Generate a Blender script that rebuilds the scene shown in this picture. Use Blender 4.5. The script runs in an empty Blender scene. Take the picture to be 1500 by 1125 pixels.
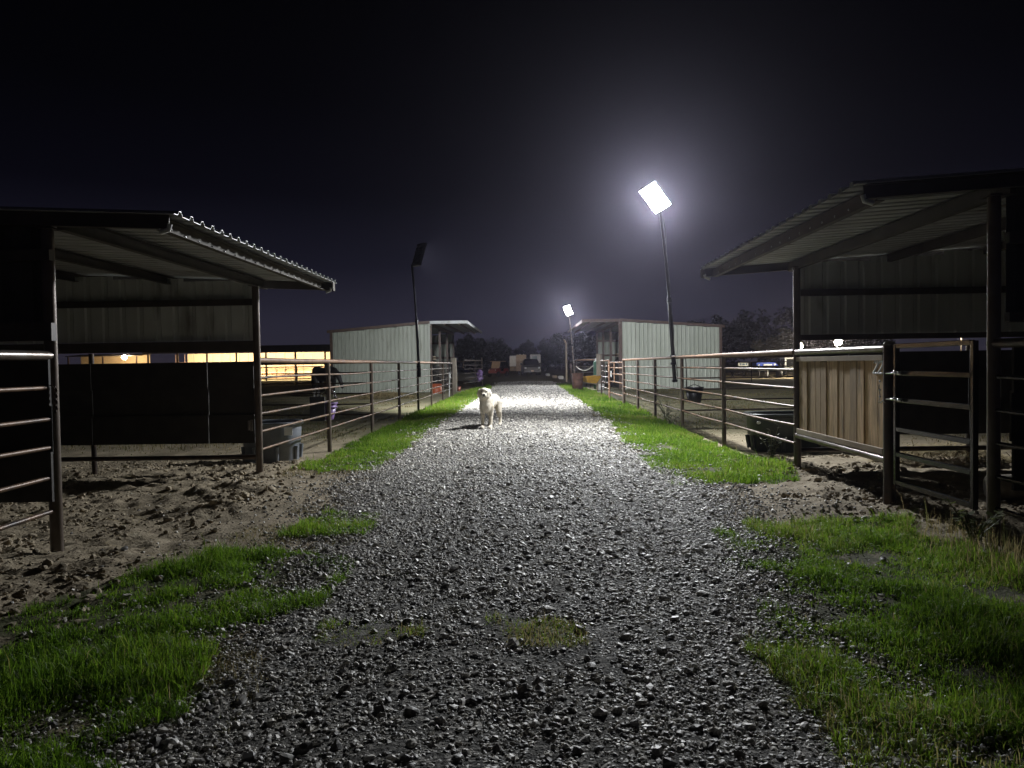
import bpy, bmesh, math, random
import numpy as np
from mathutils import Vector, Matrix, Euler, noise

random.seed(7)
rng = np.random.default_rng(11)
scene = bpy.context.scene
COL = scene.collection
PI = math.pi

# ------------------------------------------------------------------ camera, sky, exposure
cam_data = bpy.data.cameras.new("camera")
cam_data.sensor_width = 36.0
cam_data.lens = 1083.0 / 1500.0 * 36.0
cam_data.clip_start = 0.05
cam_data.clip_end = 2000.0
cam = bpy.data.objects.new("camera", cam_data)
COL.objects.link(cam)
yaw, pitch, roll = 20 / 1083.0, 28.5 / 1083.0, 0.015
F = Vector((-math.sin(yaw), math.cos(yaw) * math.cos(pitch), -math.sin(pitch))).normalized()
R = F.cross(Vector((0, 0, 1))).normalized()
U = R.cross(F)
R2 = R * math.cos(roll) - U * math.sin(roll)
U2 = U * math.cos(roll) + R * math.sin(roll)
cam.matrix_world = Matrix(((R2.x, U2.x, -F.x, 0.0), (R2.y, U2.y, -F.y, 0.0), (R2.z, U2.z, -F.z, 1.34), (0, 0, 0, 1)))
scene.camera = cam

world = bpy.data.worlds.new("World")
scene.world = world
world.use_nodes = True
wn, wl = world.node_tree.nodes, world.node_tree.links
for n in list(wn): wn.remove(n)
w_out = wn.new("ShaderNodeOutputWorld")
w_bg = wn.new("ShaderNodeBackground")
w_tc = wn.new("ShaderNodeTexCoord")
w_sep = wn.new("ShaderNodeSeparateXYZ")
w_ramp = wn.new("ShaderNodeValToRGB")          # night sky: faint town glow low down, black overhead
wl.new(w_tc.outputs["Generated"], w_sep.inputs[0])
wl.new(w_sep.outputs["Z"], w_ramp.inputs[0])
cr = w_ramp.color_ramp
cr.elements[0].position = 0.0; cr.elements[0].color = (0.026, 0.0245, 0.038, 1)
cr.elements[1].position = 0.48; cr.elements[1].color = (0.0002, 0.0002, 0.0004, 1)
for p, c in ((0.06, (0.0205, 0.0195, 0.033)), (0.13, (0.0070, 0.0070, 0.0138)), (0.22, (0.0019, 0.0019, 0.0042)), (0.33, (0.0007, 0.0007, 0.0015))):
    e = cr.elements.new(p); e.color = (*c, 1)
wl.new(w_ramp.outputs[0], w_bg.inputs[0])
w_bg.inputs[1].default_value = 1.0
wl.new(w_bg.outputs[0], w_out.inputs[0])

vs = scene.view_settings
vs.view_transform = 'Standard'; vs.look = 'None'; vs.exposure = 0.0; vs.gamma = 1.0; vs.use_curve_mapping = False
scene.render.engine = 'CYCLES'
cy = scene.cycles
cy.use_denoising = True
cy.max_bounces = 5; cy.diffuse_bounces = 4; cy.glossy_bounces = 2; cy.transmission_bounces = 2; cy.volume_bounces = 0
cy.sample_clamp_indirect = 4.0
cy.caustics_reflective = False; cy.caustics_refractive = False

LAMP_MAIN, LAMP_BACK, LAMP_FAR = 960.0, 2500.0, 780.0   # watts of the three LED floodlights
HAZE_DENSITY = 0.00048

# ------------------------------------------------------------------ helpers
class MB:
    """collects boxes, tubes and strips, later linked as ONE mesh object"""
    def __init__(s): s.v, s.f, s.sm, s.mi = [], [], [], []
    def add(s, verts, faces, smooth=False, mi=0):
        b = len(s.v)
        s.v += [tuple(p) for p in verts]
        for f in faces:
            s.f.append([i + b for i in f]); s.sm.append(smooth); s.mi.append(mi)
        return s
    def box(s, c, d, m=None, mi=0):
        x, y, z = d[0] / 2, d[1] / 2, d[2] / 2
        vs_ = [Vector((i * x, j * y, k * z)) for i in (-1, 1) for j in (-1, 1) for k in (-1, 1)]
        if m is not None: vs_ = [m @ p for p in vs_]
        c = Vector(c)
        return s.add([p + c for p in vs_], [(0, 1, 3, 2), (4, 6, 7, 5), (0, 4, 5, 1), (2, 3, 7, 6), (0, 2, 6, 4), (1, 5, 7, 3)], mi=mi)
    def bbox(s, c, d, b=0.01, m=None):
        """box with chamfered vertical and horizontal edges"""
        bm = bmesh.new(); bmesh.ops.create_cube(bm, size=1.0)
        for v in bm.verts: v.co = Vector((v.co.x * d[0], v.co.y * d[1], v.co.z * d[2]))
        bmesh.ops.bevel(bm, geom=bm.edges[:], offset=b, segments=2, affect='EDGES', profile=0.5)
        return s.bm(bm, c, m)
    def bm(s, bm, c=(0, 0, 0), m=None, smooth=False):
        bm.verts.index_update()
        c = Vector(c)
        vs_ = [((m @ v.co) if m is not None else v.co) + c for v in bm.verts]
        fs = [[v.index for v in f.verts] for f in bm.faces]
        bm.free()
        return s.add(vs_, fs, smooth)
    def tube(s, path, r, n=8, cap=True, smooth=True):
        path = [Vector(p) for p in path]
        rs = r if isinstance(r, (list, tuple)) else [r] * len(path)
        vs_, fs = [], []
        ref = None
        for i, p in enumerate(path):
            t = (path[min(i + 1, len(path) - 1)] - path[max(i - 1, 0)]).normalized()
            if ref is None:
                ref = Vector((0, 0, 1)) if abs(t.z) < .9 else Vector((1, 0, 0))
            a = t.cross(ref).normalized(); b = a.cross(t).normalized(); ref = b
            for k in range(n):
                an = 2 * PI * (k + .5) / n
                vs_.append(p + (a * math.cos(an) + b * math.sin(an)) * rs[i])
        for i in range(len(path) - 1):
            for k in range(n):
                fs.append((i * n + k, i * n + (k + 1) % n, (i + 1) * n + (k + 1) % n, (i + 1) * n + k))
        s.add(vs_, fs, smooth)
        if cap:
            m = len(path) - 1
            s.add(vs_[:n], [list(range(n))]); s.add(vs_[m * n:], [list(range(n))[::-1]])
        return s
    def ell(s, c, r, m=None, u=12, v=8):
        bm = bmesh.new(); bmesh.ops.create_uvsphere(bm, u_segments=u, v_segments=v, radius=1.0)
        for q in bm.verts: q.co = Vector((q.co.x * r[0], q.co.y * r[1], q.co.z * r[2]))
        return s.bm(bm, c, m, True)
    def lathe(s, prof, n=20, c=(0, 0, 0), sx=1.0, sy=1.0, sq=2.0):
        """profile of (radius, z) turned round z; sq > 2 squares the section"""
        vs_, fs = [], []
        for r_, z_ in prof:
            for k in range(n):
                a = 2 * PI * k / n
                ca, sa = math.cos(a), math.sin(a)
                q = (abs(ca) ** sq + abs(sa) ** sq) ** (-1 / sq)
                vs_.append((c[0] + r_ * sx * ca * q, c[1] + r_ * sy * sa * q, c[2] + z_))
        for i in range(len(prof) - 1):
            for k in range(n):
                fs.append((i * n + k, i * n + (k + 1) % n, (i + 1) * n + (k + 1) % n, (i + 1) * n + k))
        return s.add(vs_, fs, True)
    def corr(s, o, ax, up, ln, w, pitch=0.23, h=0.03, top=0.045, base=0.085, th=0.004):
        """ribbed metal sheet: starts at o, ribs run along ln, laid out along ax for width w, ribs raised along up"""
        o, ax, up, ln = Vector(o), Vector(ax).normalized(), Vector(up).normalized(), Vector(ln)
        pr = [(0, 0)]
        n = max(1, round(w / pitch))
        p = w / n
        for k in range(n):
            c = (k + .5) * p
            pr += [(c - base / 2, 0), (c - top / 2, h), (c + top / 2, h), (c + base / 2, 0)]
        pr.append((w, 0))
        a = [o + ax * x + up * y for x, y in pr]
        m = len(pr)
        vs_ = a + [q + ln for q in a] + [q - up * th for q in a] + [q + ln - up * th for q in a]
        fs = []
        for k in range(m - 1):
            fs += [(k, k + 1, m + k + 1, m + k), (2 * m + k, 3 * m + k, 3 * m + k + 1, 2 * m + k + 1),
                   (k, 2 * m + k, 2 * m + k + 1, k + 1), (m + k, m + k + 1, 3 * m + k + 1, 3 * m + k)]
        fs += [(0, m, 3 * m, 2 * m), (m - 1, 3 * m - 1, 4 * m - 1, 2 * m - 1)]
        return s.add(vs_, fs)
    def mesh(s, name, mats, shift=None):
        me = bpy.data.meshes.new(name)
        vs_ = s.v if shift is None else [(p[0] - shift[0], p[1] - shift[1], p[2] - shift[2]) for p in s.v]
        me.from_pydata(vs_, [], s.f)
        me.polygons.foreach_set("use_smooth", s.sm)
        me.polygons.foreach_set("material_index", s.mi)
        for m in (mats if isinstance(mats, (list, tuple)) else [mats]): me.materials.append(m)
        me.update()
        return me
    def center(s):
        a = np.array(s.v); return Vector((a.min(0) + a.max(0)) / 2)

FL = {}                                          # object name -> its place in its thing's frame

def tag(o, label=None, cat=None, group=None, kind=None):
    if label: o["label"] = label
    if cat: o["category"] = cat
    if group: o["group"] = group
    if kind: o["kind"] = kind
    return o

def thing(name, label, cat, loc=(0, 0, 0), rotz=0.0, group=None, local=False):
    """an Empty at the thing's base; parts are given in world metres, or in its own frame when local"""
    o = bpy.data.objects.new(name, None)
    o.empty_display_size = 0.3
    COL.objects.link(o)
    o.location = loc; o.rotation_euler = (0, 0, rotz)
    FL[o.name] = Vector((0, 0, 0)) if local else Vector(loc)
    return tag(o, label, cat, group)

def part(name, mb, mat, parent, label=None, kind=None):
    c = mb.center()
    o = bpy.data.objects.new(name, mb.mesh(name, mat, c))
    COL.objects.link(o)
    o.parent = parent
    o.location = c - FL[parent.name]
    FL[o.name] = c
    return tag(o, label=label, kind=kind)

def again(src, dxyz, parent=None, rot=None):
    """another part sharing a mesh, moved by dxyz"""
    o = src.copy(); COL.objects.link(o)
    o.parent = parent or src.parent
    FL[o.name] = FL[src.name] + Vector(dxyz)
    o.location = FL[o.name] - FL[o.parent.name]
    if rot: o.rotation_euler = rot
    return o

def single(name, mb, mat, label=None, cat=None, group=None, kind=None, loc=None, rotz=0):
    """a thing or a piece of the setting that is one mesh"""
    if loc is None:
        c = mb.center(); c.z = min(p[2] for p in mb.v)
        o = bpy.data.objects.new(name, mb.mesh(name, mat, c)); o.location = c
    else:
        o = bpy.data.objects.new(name, mb.mesh(name, mat)); o.location = loc; o.rotation_euler = (0, 0, rotz)
    COL.objects.link(o)
    FL[o.name] = Vector(o.location)
    return tag(o, label, cat, group, kind)

def copy_tree(o, loc, rotz, label=None):
    c = o.copy(); COL.objects.link(c); c.location = loc; c.rotation_euler = (0, 0, rotz)
    if label: c["label"] = label
    for ch in o.children:
        d = ch.copy(); COL.objects.link(d); d.parent = c
        for g in ch.children:
            e = g.copy(); COL.objects.link(e); e.parent = d
    return c

# ------------------------------------------------------------------ materials
def M(name, c1, c2=None, scale=6.0, rough=0.6, metal=0.0, bump=0.0, bscale=60.0, c3=None, s3=1.5, lo3=0.5, hi3=0.7, stretch=(1, 1, 1),
      rnd=0.0, spec=0.5, lo=0.35, hi=0.65, emit=None, estr=0.0, obj=False, alpha_tr=0.0):
    m = bpy.data.materials.new(name); m.use_nodes = True
    nt = m.node_tree; N, L = nt.nodes, nt.links
    b = N["Principled BSDF"]
    b.inputs["Roughness"].default_value = rough
    b.inputs["Metallic"].default_value = metal
    b.inputs["Specular IOR Level"].default_value = spec
    if obj:
        src = N.new("ShaderNodeTexCoord").outputs["Object"]
    else:
        src = N.new("ShaderNodeNewGeometry").outputs["Position"]
    mp = N.new("ShaderNodeMapping"); mp.inputs["Scale"].default_value = stretch
    L.new(src, mp.inputs[0])
    col = None
    def mix(a, bcol, fac):
        mx = N.new("ShaderNodeMix"); mx.data_type = 'RGBA'
        L.new(fac, mx.inputs[0])
        if isinstance(a, tuple): mx.inputs[6].default_value = (*a, 1)
        else: L.new(a, mx.inputs[6])
        if isinstance(bcol, tuple): mx.inputs[7].default_value = (*bcol, 1)
        else: L.new(bcol, mx.inputs[7])
        return mx.outputs[2]
    def nz(sc, lo_, hi_, det=5):
        t = N.new("ShaderNodeTexNoise"); t.inputs["Scale"].default_value = sc; t.inputs["Detail"].default_value = det
        L.new(mp.outputs[0], t.inputs["Vector"])
        r_ = N.new("ShaderNodeMapRange"); r_.inputs[1].default_value = lo_; r_.inputs[2].default_value = hi_
        L.new(t.outputs["Fac"], r_.inputs[0])
        return r_.outputs[0]
    col = c1
    if c2 is not None: col = mix(col, c2, nz(scale, lo, hi))
    if c3 is not None: col = mix(col, c3, nz(s3, lo3, hi3))
    if rnd > 0:
        oi = N.new("ShaderNodeObjectInfo")
        mr = N.new("ShaderNodeMapRange"); mr.inputs[3].default_value = 1 - rnd; mr.inputs[4].default_value = 1 + rnd
        L.new(oi.outputs["Random"], mr.inputs[0])
        hv = N.new("ShaderNodeHueSaturation")
        L.new(mr.outputs[0], hv.inputs["Value"])
        if isinstance(col, tuple): hv.inputs["Color"].default_value = (*col, 1)
        else: L.new(col, hv.inputs["Color"])
        col = hv.outputs[0]
    if isinstance(col, tuple): b.inputs["Base Color"].default_value = (*col, 1)
    else: L.new(col, b.inputs["Base Color"])
    if bump > 0:
        t = N.new("ShaderNodeTexNoise"); t.inputs["Scale"].default_value = bscale; t.inputs["Detail"].default_value = 4
        L.new(mp.outputs[0], t.inputs["Vector"])
        bp = N.new("ShaderNodeBump"); bp.inputs["Strength"].default_value = 1.0; bp.inputs["Distance"].default_value = bump
        L.new(t.outputs["Fac"], bp.inputs["Height"]); L.new(bp.outputs[0], b.inputs["Normal"])
    if emit:
        b.inputs["Emission Color"].default_value = (*emit, 1); b.inputs["Emission Strength"].default_value = estr
    return m

RUST = M("rusty_pipe", (.10, .060, .036), (.16, .092, .05), 9, .48, .25, .0015, 70, (.030, .024, .022), 3, .5, .7)
TOPRUST = M("orange_rusty_pipe", (.16, .085, .045), (.22, .135, .085), 10, .55, .1, .0015, 70, (.10, .05, .035), 3.5, .52, .72)
DARKPIPE = M("dark_pipe", (.035, .03, .028), (.075, .05, .038), 8, .38, .5, .001, 70)
STEEL = M("worn_steel_pipe", (.22, .20, .18), (.12, .09, .07), 7, .33, .6, .001, 60)
GATESTEEL = M("gate_tube", (.035, .034, .033), (.06, .056, .052), 9, .22, .5, .0008, 60)
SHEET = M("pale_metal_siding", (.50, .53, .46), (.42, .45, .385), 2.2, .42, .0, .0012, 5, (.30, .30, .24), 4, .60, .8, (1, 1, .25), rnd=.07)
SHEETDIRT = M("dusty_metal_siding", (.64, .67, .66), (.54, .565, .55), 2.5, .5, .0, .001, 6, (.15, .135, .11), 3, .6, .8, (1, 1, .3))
ROOFM = M("galvanised_roof", (.50, .52, .53), (.38, .39, .39), 2.0, .45, .15, .001, 5, (.16, .13, .10), 2.5, .58, .78)
DUSTY = M("dusty_purlin", (.13, .118, .098), (.085, .076, .062), 5, .75, spec=.2)
BROWN = M("brown_trim", (.13, .085, .065), (.09, .06, .048), 5, .5, .1)
FRAME = M("dark_frame_steel", (.075, .062, .055), (.05, .043, .04), 5, .55, .1)
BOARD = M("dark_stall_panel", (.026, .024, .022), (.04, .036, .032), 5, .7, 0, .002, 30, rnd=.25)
PLANK = M("weathered_plank", (.60, .43, .24), (.41, .285, .15), 9, .75, 0, .003, 30, (.19, .14, .095), 5, .55, .75, (3, 3, .45), rnd=.34)
BATTEN = M("pale_batten", (.38, .31, .22), (.26, .21, .15), 6, .75, 0, .002, 40, stretch=(1, .5, 1))
WOODPOST = M("grey_wood_post", (.30, .265, .21), (.20, .17, .135), 8, .8, 0, .004, 40, stretch=(2, 2, .4))
BLACKP = M("black_plastic", (.018, .018, .02), (.026, .026, .028), 8, .45, 0, .0006, 80)
LAMPBLK = M("black_lamp_metal", (.014, .014, .016), None, 1, .28, .6)
GREYTUB = M("grey_rubber", (.155, .17, .195), (.12, .13, .15), 7, .5, 0, .001, 120, (.20, .19, .17), 4, .62, .8)
GREENTUB = M("dark_green_rubber", (.028, .036, .032), (.04, .046, .042), 7, .45, 0, .001, 120)
PURPLE = M("purple_plastic", (.17, .10, .26), (.14, .085, .22), 8, .4)
ORANGE = M("orange_plastic", (.36, .085, .032), (.30, .07, .028), 6, .5)
YELLOW = M("yellow_tray", (.62, .36, .03), (.45, .25, .03), 9, .45)
RUSTDRUM = M("rusty_drum", (.10, .052, .036), (.16, .075, .045), 6, .75, .1, .002, 50, (.05, .03, .024), 3, .5, .7)
GREEN = M("green_plastic", (.05, .14, .085), (.04, .11, .07), 6, .5)
WHITE = M("white_paint", (.72, .73, .72), (.62, .62, .60), 4, .45)
ROPE = M("white_rope", (.62, .60, .55), (.45, .43, .38), 40, .9)
TAN = M("tan_paint", (.50, .37, .24), (.42, .31, .20), 3, .5)
BLACKCAR = M("black_car_paint", (.008, .008, .010), None, 1, .4, .0, spec=.3)
GLASS = M("dark_glass", (.012, .014, .016), None, 1, .05, 0, spec=.8)
CHROME = M("chrome", (.65, .66, .68), None, 1, .14, 1)
TYRE = M("tyre_rubber", (.016, .016, .016), None, 1, .8)
REDP = M("faded_red_paint", (.26, .045, .035), (.20, .04, .03), 5, .4)
BLUEP = M("blue_paint", (.02, .075, .55), (.02, .06, .42), 3, .4)
LETTER = M("white_lettering", (.8, .8, .8), None, 1, .5)
HAIRW = M("cream_dog_fur", (.74, .69, .60), (.62, .55, .43), 14, .85, 0, .012, 70, (.50, .41, .28), 6, .56, .78, (1, 1, .6))
NOSE = M("black_nose", (.01, .01, .01), None, 1, .35)
HORSE = M("black_horse_coat", (.005, .0045, .0045), (.009, .007, .006), 6, .6, 0, .002, 40)
SOCK = M("white_horse_hair", (.5, .48, .45), None, 1, .7)
HAY = M("dry_hay", (.36, .29, .15), (.27, .21, .10), 9, .85)
BARK = M("bark", (.07, .055, .042), (.045, .036, .03), 5, .9, 0, .02, 8)
LEAF = M("tree_leaves", (.014, .021, .014), (.022, .030, .018), .6, .7, rnd=.2)
LEAFDRY = M("pale_tree_leaves", (.10, .095, .065), (.14, .12, .085), .8, .7)
WEED = M("weed_leaves", (.10, .13, .06), (.17, .16, .10), 14, .7)
WARMWALL = M("tan_stall_boards", (.56, .45, .28), (.46, .36, .22), 2, .7, stretch=(1, 1, 6))
STALLB = M("orange_stall_boards", (.42, .26, .14), (.32, .19, .10), 2, .7, stretch=(1, 1, 6), rnd=.25)
POSTM = M("worn_post_pipe", (.13, .105, .088), (.09, .066, .05), 7, .36, .35, .001, 60)
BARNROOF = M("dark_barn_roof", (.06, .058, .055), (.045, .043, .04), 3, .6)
WARMLED = M("warm_tube_light", (.8, .7, .5), None, 1, .4, emit=(1.0, .78, .45), estr=14)
BULB = M("warm_bulb", (.9, .85, .7), None, 1, .3, emit=(1.0, .72, .42), estr=420)
BULBW = M("white_bulb", (.9, .9, .85), None, 1, .3, emit=(1.0, .90, .68), estr=420)
LED = M("lit_led_panel", (.9, .9, .9), None, 1, .3, emit=(.95, .96, 1.0), estr=170)
SAND = M("arena_sand", (.38, .30, .17), (.32, .25, .14), .6, .9, 0, .03, 3)

# ------------------------------------------------------------------ ground heights
def smooth(x, a, b):
    t = np.clip((x - a) / (b - a), 0, 1); return t * t * (3 - 2 * t)

_perm = rng.permutation(512)
_g = rng.random((64, 64))
def vnoise(x, y):
    """periodic value noise, vectorised"""
    xi, yi = np.floor(x).astype(int), np.floor(y).astype(int)
    fx, fy = x - xi, y - yi
    fx, fy = fx * fx * (3 - 2 * fx), fy * fy * (3 - 2 * fy)
    a, b = _g[xi % 64, yi % 64], _g[(xi + 1) % 64, yi % 64]
    c, d = _g[xi % 64, (yi + 1) % 64], _g[(xi + 1) % 64, (yi + 1) % 64]
    return (a * (1 - fx) + b * fx) * (1 - fy) + (c * (1 - fx) + d * fx) * fy
def fbm(x, y, o=4):
    s, a, t = 0, 1.0, 0
    for k in range(o):
        s = s + a * vnoise(x * 2 ** k + 17.3 * k, y * 2 ** k + 5.1 * k); t += a; a *= .5
    return s / t

def edge_l(y):   # left and right edges of the gravel lane
    y = np.asarray(y, float)
    return -np.interp(y, [0, 2.6, 3.4, 4.7, 6.3, 8, 9.5, 12, 25, 57], [1.5, 1.45, 1.42, 1.30, 1.55, 2.0, 1.95, 1.98, 1.95, 1.95]) + (fbm(y * 1.3, y * 0 + 3, 3) - .5) * .34
def edge_r(y):
    y = np.asarray(y, float)
    return np.interp(y, [0, 2.6, 3.4, 4.7, 6.0, 7.5, 9, 12, 25, 57], [1.05, 1.12, 1.18, 1.38, 1.72, 1.95, 1.66, 1.62, 1.9, 1.95]) + (fbm(y * 1.3, y * 0 + 31, 3) - .5) * .34

def dirtmask(x, y):
    """1 where the soil is churned by hooves"""
    ax = np.abs(x)
    near = smooth(ax, 2.1, 2.9) * (1 - smooth(y, 10.5, 12.5))
    right_patch = np.where(x > 0, 1 - smooth(ax, 2.9, 3.3) * 0, 1)
    pad = smooth(ax, 3.5, 4.3) * .55
    m = np.maximum(near * right_patch, pad)
    g = np.exp(-(((x - 2.2) / .9) ** 2 + ((y - 4.2) / 1.9) ** 2) ** 2)
    return m * (1 - .8 * g) * (1 - smooth(y, 60, 75))

def Hgt(x, y):
    x, y = np.asarray(x, float), np.asarray(y, float)
    ax = np.abs(x)
    h = -0.11 * smooth(ax, 1.7, 3.3) * smooth(y, 9.2, 12)
    h = h + 0.035 * (1 - smooth(ax, 0.2, 1.8)) - 0.02 * np.exp(-((ax - .95) / .28) ** 2) * (y < 60)
    h = h - 0.25 * smooth(y, 57, 66) * (1 - smooth(y, 72, 86))
    d = dirtmask(x, y)
    clod = fbm(x * 3.1 + 40, y * 3.1, 4) - .5
    hoof = np.abs(fbm(x * 2.2 + 9, y * 2.2 + 60, 3) - .5)
    far = 1 - .6 * smooth(y, 14, 40)
    fine = fbm(x * 8.5 + 13, y * 8.5 + 7, 3) - .5
    h = h + d * (clod * .06 + fine * .06 - np.clip(.05 - hoof, 0, 1) * .35) * far
    h = h + (1 - d) * (fbm(x * 1.7, y * 1.7 + 20, 3) - .5) * .03
    # the ridge of scraped-up soil in front of the left stall
    for cx, cy_, rx, ry, a in ((-3.15, 7.65, .55, .5, .13), (-3.0, 6.9, .4, .3, .08), (-3.9, 8.4, .5, .35, .05), (-3.6, 5.0, .6, .35, .05), (2.75, 6.7, .5, .4, .05)):
        h = h + a * np.exp(-(((x - cx) / rx) ** 2 + ((y - cy_) / ry) ** 2)) * (1 + (fbm(x * 7, y * 7, 3) - .5) * 1.2)
    return h
def HZ(x, y): return float(Hgt(np.array([x]), np.array([y]))[0])

def grid_sheet(name, xs, ys, zfun, mat, kind="structure"):
    X, Y = np.meshgrid(xs, ys)
    Z = zfun(X, Y)
    nx, ny = len(xs), len(ys)
    co = np.stack([X, Y, Z], -1).reshape(-1, 3).astype(np.float32)
    i = np.arange(nx * ny).reshape(ny, nx)
    q = np.stack([i[:-1, :-1], i[:-1, 1:], i[1:, 1:], i[1:, :-1]], -1).reshape(-1, 4)
    return mesh_np(name, co, q, mat, kind, smooth=True)

def mesh_np(name, co, faces, mat, kind=None, smooth=False, link=True):
    me = bpy.data.meshes.new(name)
    nf, k = faces.shape
    me.vertices.add(len(co)); me.vertices.foreach_set("co", np.ascontiguousarray(co, np.float32).ravel())
    me.loops.add(nf * k); me.loops.foreach_set("vertex_index", np.ascontiguousarray(faces, np.int32).ravel())
    me.polygons.add(nf)
    me.polygons.foreach_set("loop_start", np.arange(0, nf * k, k, dtype=np.int32))
    me.polygons.foreach_set("loop_total", np.full(nf, k, np.int32))
    me.polygons.foreach_set("use_smooth", np.full(nf, smooth, bool))
    me.update(calc_edges=True); me.validate()
    if mat: me.materials.append(mat)
    o = bpy.data.objects.new(name, me)
    if link: COL.objects.link(o)
    if kind: o["kind"] = kind
    return o

# ground material: sandy churned soil, dull turf soil in the paddocks
def ground_material():
    m = bpy.data.materials.new("sandy_soil"); m.use_nodes = True
    nt = m.node_tree; N, L = nt.nodes, nt.links
    b = N["Principled BSDF"]; b.inputs["Roughness"].default_value = .92; b.inputs["Specular IOR Level"].default_value = .25
    pos = N.new("ShaderNodeNewGeometry").outputs["Position"]
    def nz(sc, lo, hi, det=6):
        t = N.new("ShaderNodeTexNoise"); t.inputs["Scale"].default_value = sc; t.inputs["Detail"].default_value = det
        L.new(pos, t.inputs["Vector"])
        r_ = N.new("ShaderNodeMapRange"); r_.inputs[1].default_value = lo; r_.inputs[2].default_value = hi
        L.new(t.outputs["Fac"], r_.inputs[0]); return r_.outputs[0]
    def mix(a, c, f):
        x = N.new("ShaderNodeMix"); x.data_type = 'RGBA'; L.new(f, x.inputs[0])
        for s_, v in ((6, a), (7, c)):
            if isinstance(v, tuple): x.inputs[s_].default_value = (*v, 1)
            else: L.new(v, x.inputs[s_])
        return x.outputs[2]
    soil = mix((.32, .265, .185), (.20, .165, .11), nz(2.2, .35, .65))
    soil = mix(soil, (.42, .36, .26), nz(9, .55, .75))
    soil = mix(soil, (.11, .08, .055), nz(22, .6, .78))
    turf = mix((.12, .115, .062), (.165, .14, .085), nz(1.3, .35, .65))
    turf = mix(turf, (.075, .095, .04), nz(5, .5, .7))
    sep = N.new("ShaderNodeSeparateXYZ"); L.new(pos, sep.inputs[0])
    ry = N.new("ShaderNodeMapRange"); ry.inputs[1].default_value = 11.5; ry.inputs[2].default_value = 16; L.new(sep.outputs["Y"], ry.inputs[0])
    add = N.new("ShaderNodeMath"); add.operation = 'MULTIPLY_ADD'
    L.new(nz(.5, .3, .7), add.inputs[0]); add.inputs[1].default_value = .5
    sc = N.new("ShaderNodeMath"); sc.operation = 'MULTIPLY'; sc.inputs[1].default_value = .65; L.new(ry.outputs[0], sc.inputs[0])
    L.new(sc.outputs[0], add.inputs[2])
    mul = N.new("ShaderNodeMath"); mul.operation = 'MULTIPLY'; L.new(add.outputs[0], mul.inputs[0]); L.new(ry.outputs[0], mul.inputs[1])
    col = mix(soil, turf, mul.outputs[0])
    ta = N.new("ShaderNodeAttribute"); ta.attribute_name = "turf"
    tm = N.new("ShaderNodeMath"); tm.operation = 'MULTIPLY'; L.new(ta.outputs["Fac"], tm.inputs[0]); L.new(nz(6, .25, .5), tm.inputs[1])
    col = mix(col, (.055, .058, .022), tm.outputs[0])
    L.new(col, b.inputs["Base Color"])
    t = N.new("ShaderNodeTexNoise"); t.inputs["Scale"].default_value = 45; t.inputs["Detail"].default_value = 6; L.new(pos, t.inputs["Vector"])
    bp = N.new("ShaderNodeBump"); bp.inputs["Strength"].default_value = .9; bp.inputs["Distance"].default_value = .015
    L.new(t.outputs["Fac"], bp.inputs["Height"]); L.new(bp.outputs[0], b.inputs["Normal"])
    return m
GROUND = ground_material()

def steps(*segs):
    out = []
    for a, b, d in segs: out += list(np.arange(a, b, d))
    return out
xp = steps((0, 2.0, .12), (2.0, 5.2, .03), (5.2, 9, .07), (9, 16, .3), (16, 40, 2), (40, 140, 12), (140, 601, 60))
xs = np.array(sorted({-round(v, 3) for v in xp} | {round(v, 3) for v in xp}))
ys = np.array(steps((-20, 1.5, 1.5), (1.5, 11.5, .032), (11.5, 20, .1), (20, 45, .3), (45, 90, 1.0), (90, 200, 8), (200, 801, 60)))
ground = grid_sheet("ground", xs, ys, Hgt, GROUND)

# gravel lane: a crowned bed of crushed stone with loose stones on it
def gravel_material(name, coarse):
    m = bpy.data.materials.new(name); m.use_nodes = True
    nt = m.node_tree; N, L = nt.nodes, nt.links
    b = N["Principled BSDF"]; b.inputs["Roughness"].default_value = .88; b.inputs["Specular IOR Level"].default_value = .2
    pos = N.new("ShaderNodeNewGeometry").outputs["Position"]
    v = N.new("ShaderNodeTexVoronoi"); v.inputs["Scale"].default_value = 48; v.inputs["Randomness"].default_value = 1
    L.new(pos, v.inputs["Vector"])
    r = N.new("ShaderNodeValToRGB"); e = r.color_ramp.elements
    e[0].color = (.045, .043, .04, 1); e[1].color = (.30, .285, .26, 1); e[1].position = .95
    q = r.color_ramp.elements.new(.5); q.color = (.10, .096, .088, 1)
    sx = N.new("ShaderNodeSeparateColor"); L.new(v.outputs["Color"], sx.inputs[0]); L.new(sx.outputs[0], r.inputs[0])
    t = N.new("ShaderNodeTexNoise"); t.inputs["Scale"].default_value = 1.1; t.inputs["Detail"].default_value = 5; L.new(pos, t.inputs["Vector"])
    mr = N.new("ShaderNodeMapRange"); mr.inputs[1].default_value = .5; mr.inputs[2].default_value = .72; mr.inputs[4].default_value = .7; L.new(t.outputs["Fac"], mr.inputs[0])
    mx = N.new("ShaderNodeMix"); mx.data_type = 'RGBA'; L.new(mr.outputs[0], mx.inputs[0]); L.new(r.outputs[0], mx.inputs[6]); mx.inputs[7].default_value = (.085, .074, .058, 1)
    L.new(mx.outputs[2], b.inputs["Base Color"])
    mt = N.new("ShaderNodeTexNoise"); mt.inputs["Scale"].default_value = 55; mt.inputs["Detail"].default_value = 5; L.new(pos, mt.inputs["Vector"])
    bp = N.new("ShaderNodeBump"); bp.inputs["Strength"].default_value = 1; bp.inputs["Distance"].default_value = .018
    L.new(mt.outputs[0], bp.inputs["Height"]); L.new(bp.outputs[0], b.inputs["Normal"])
    return m
LANEM = gravel_material("gravel_bed", True)

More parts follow.
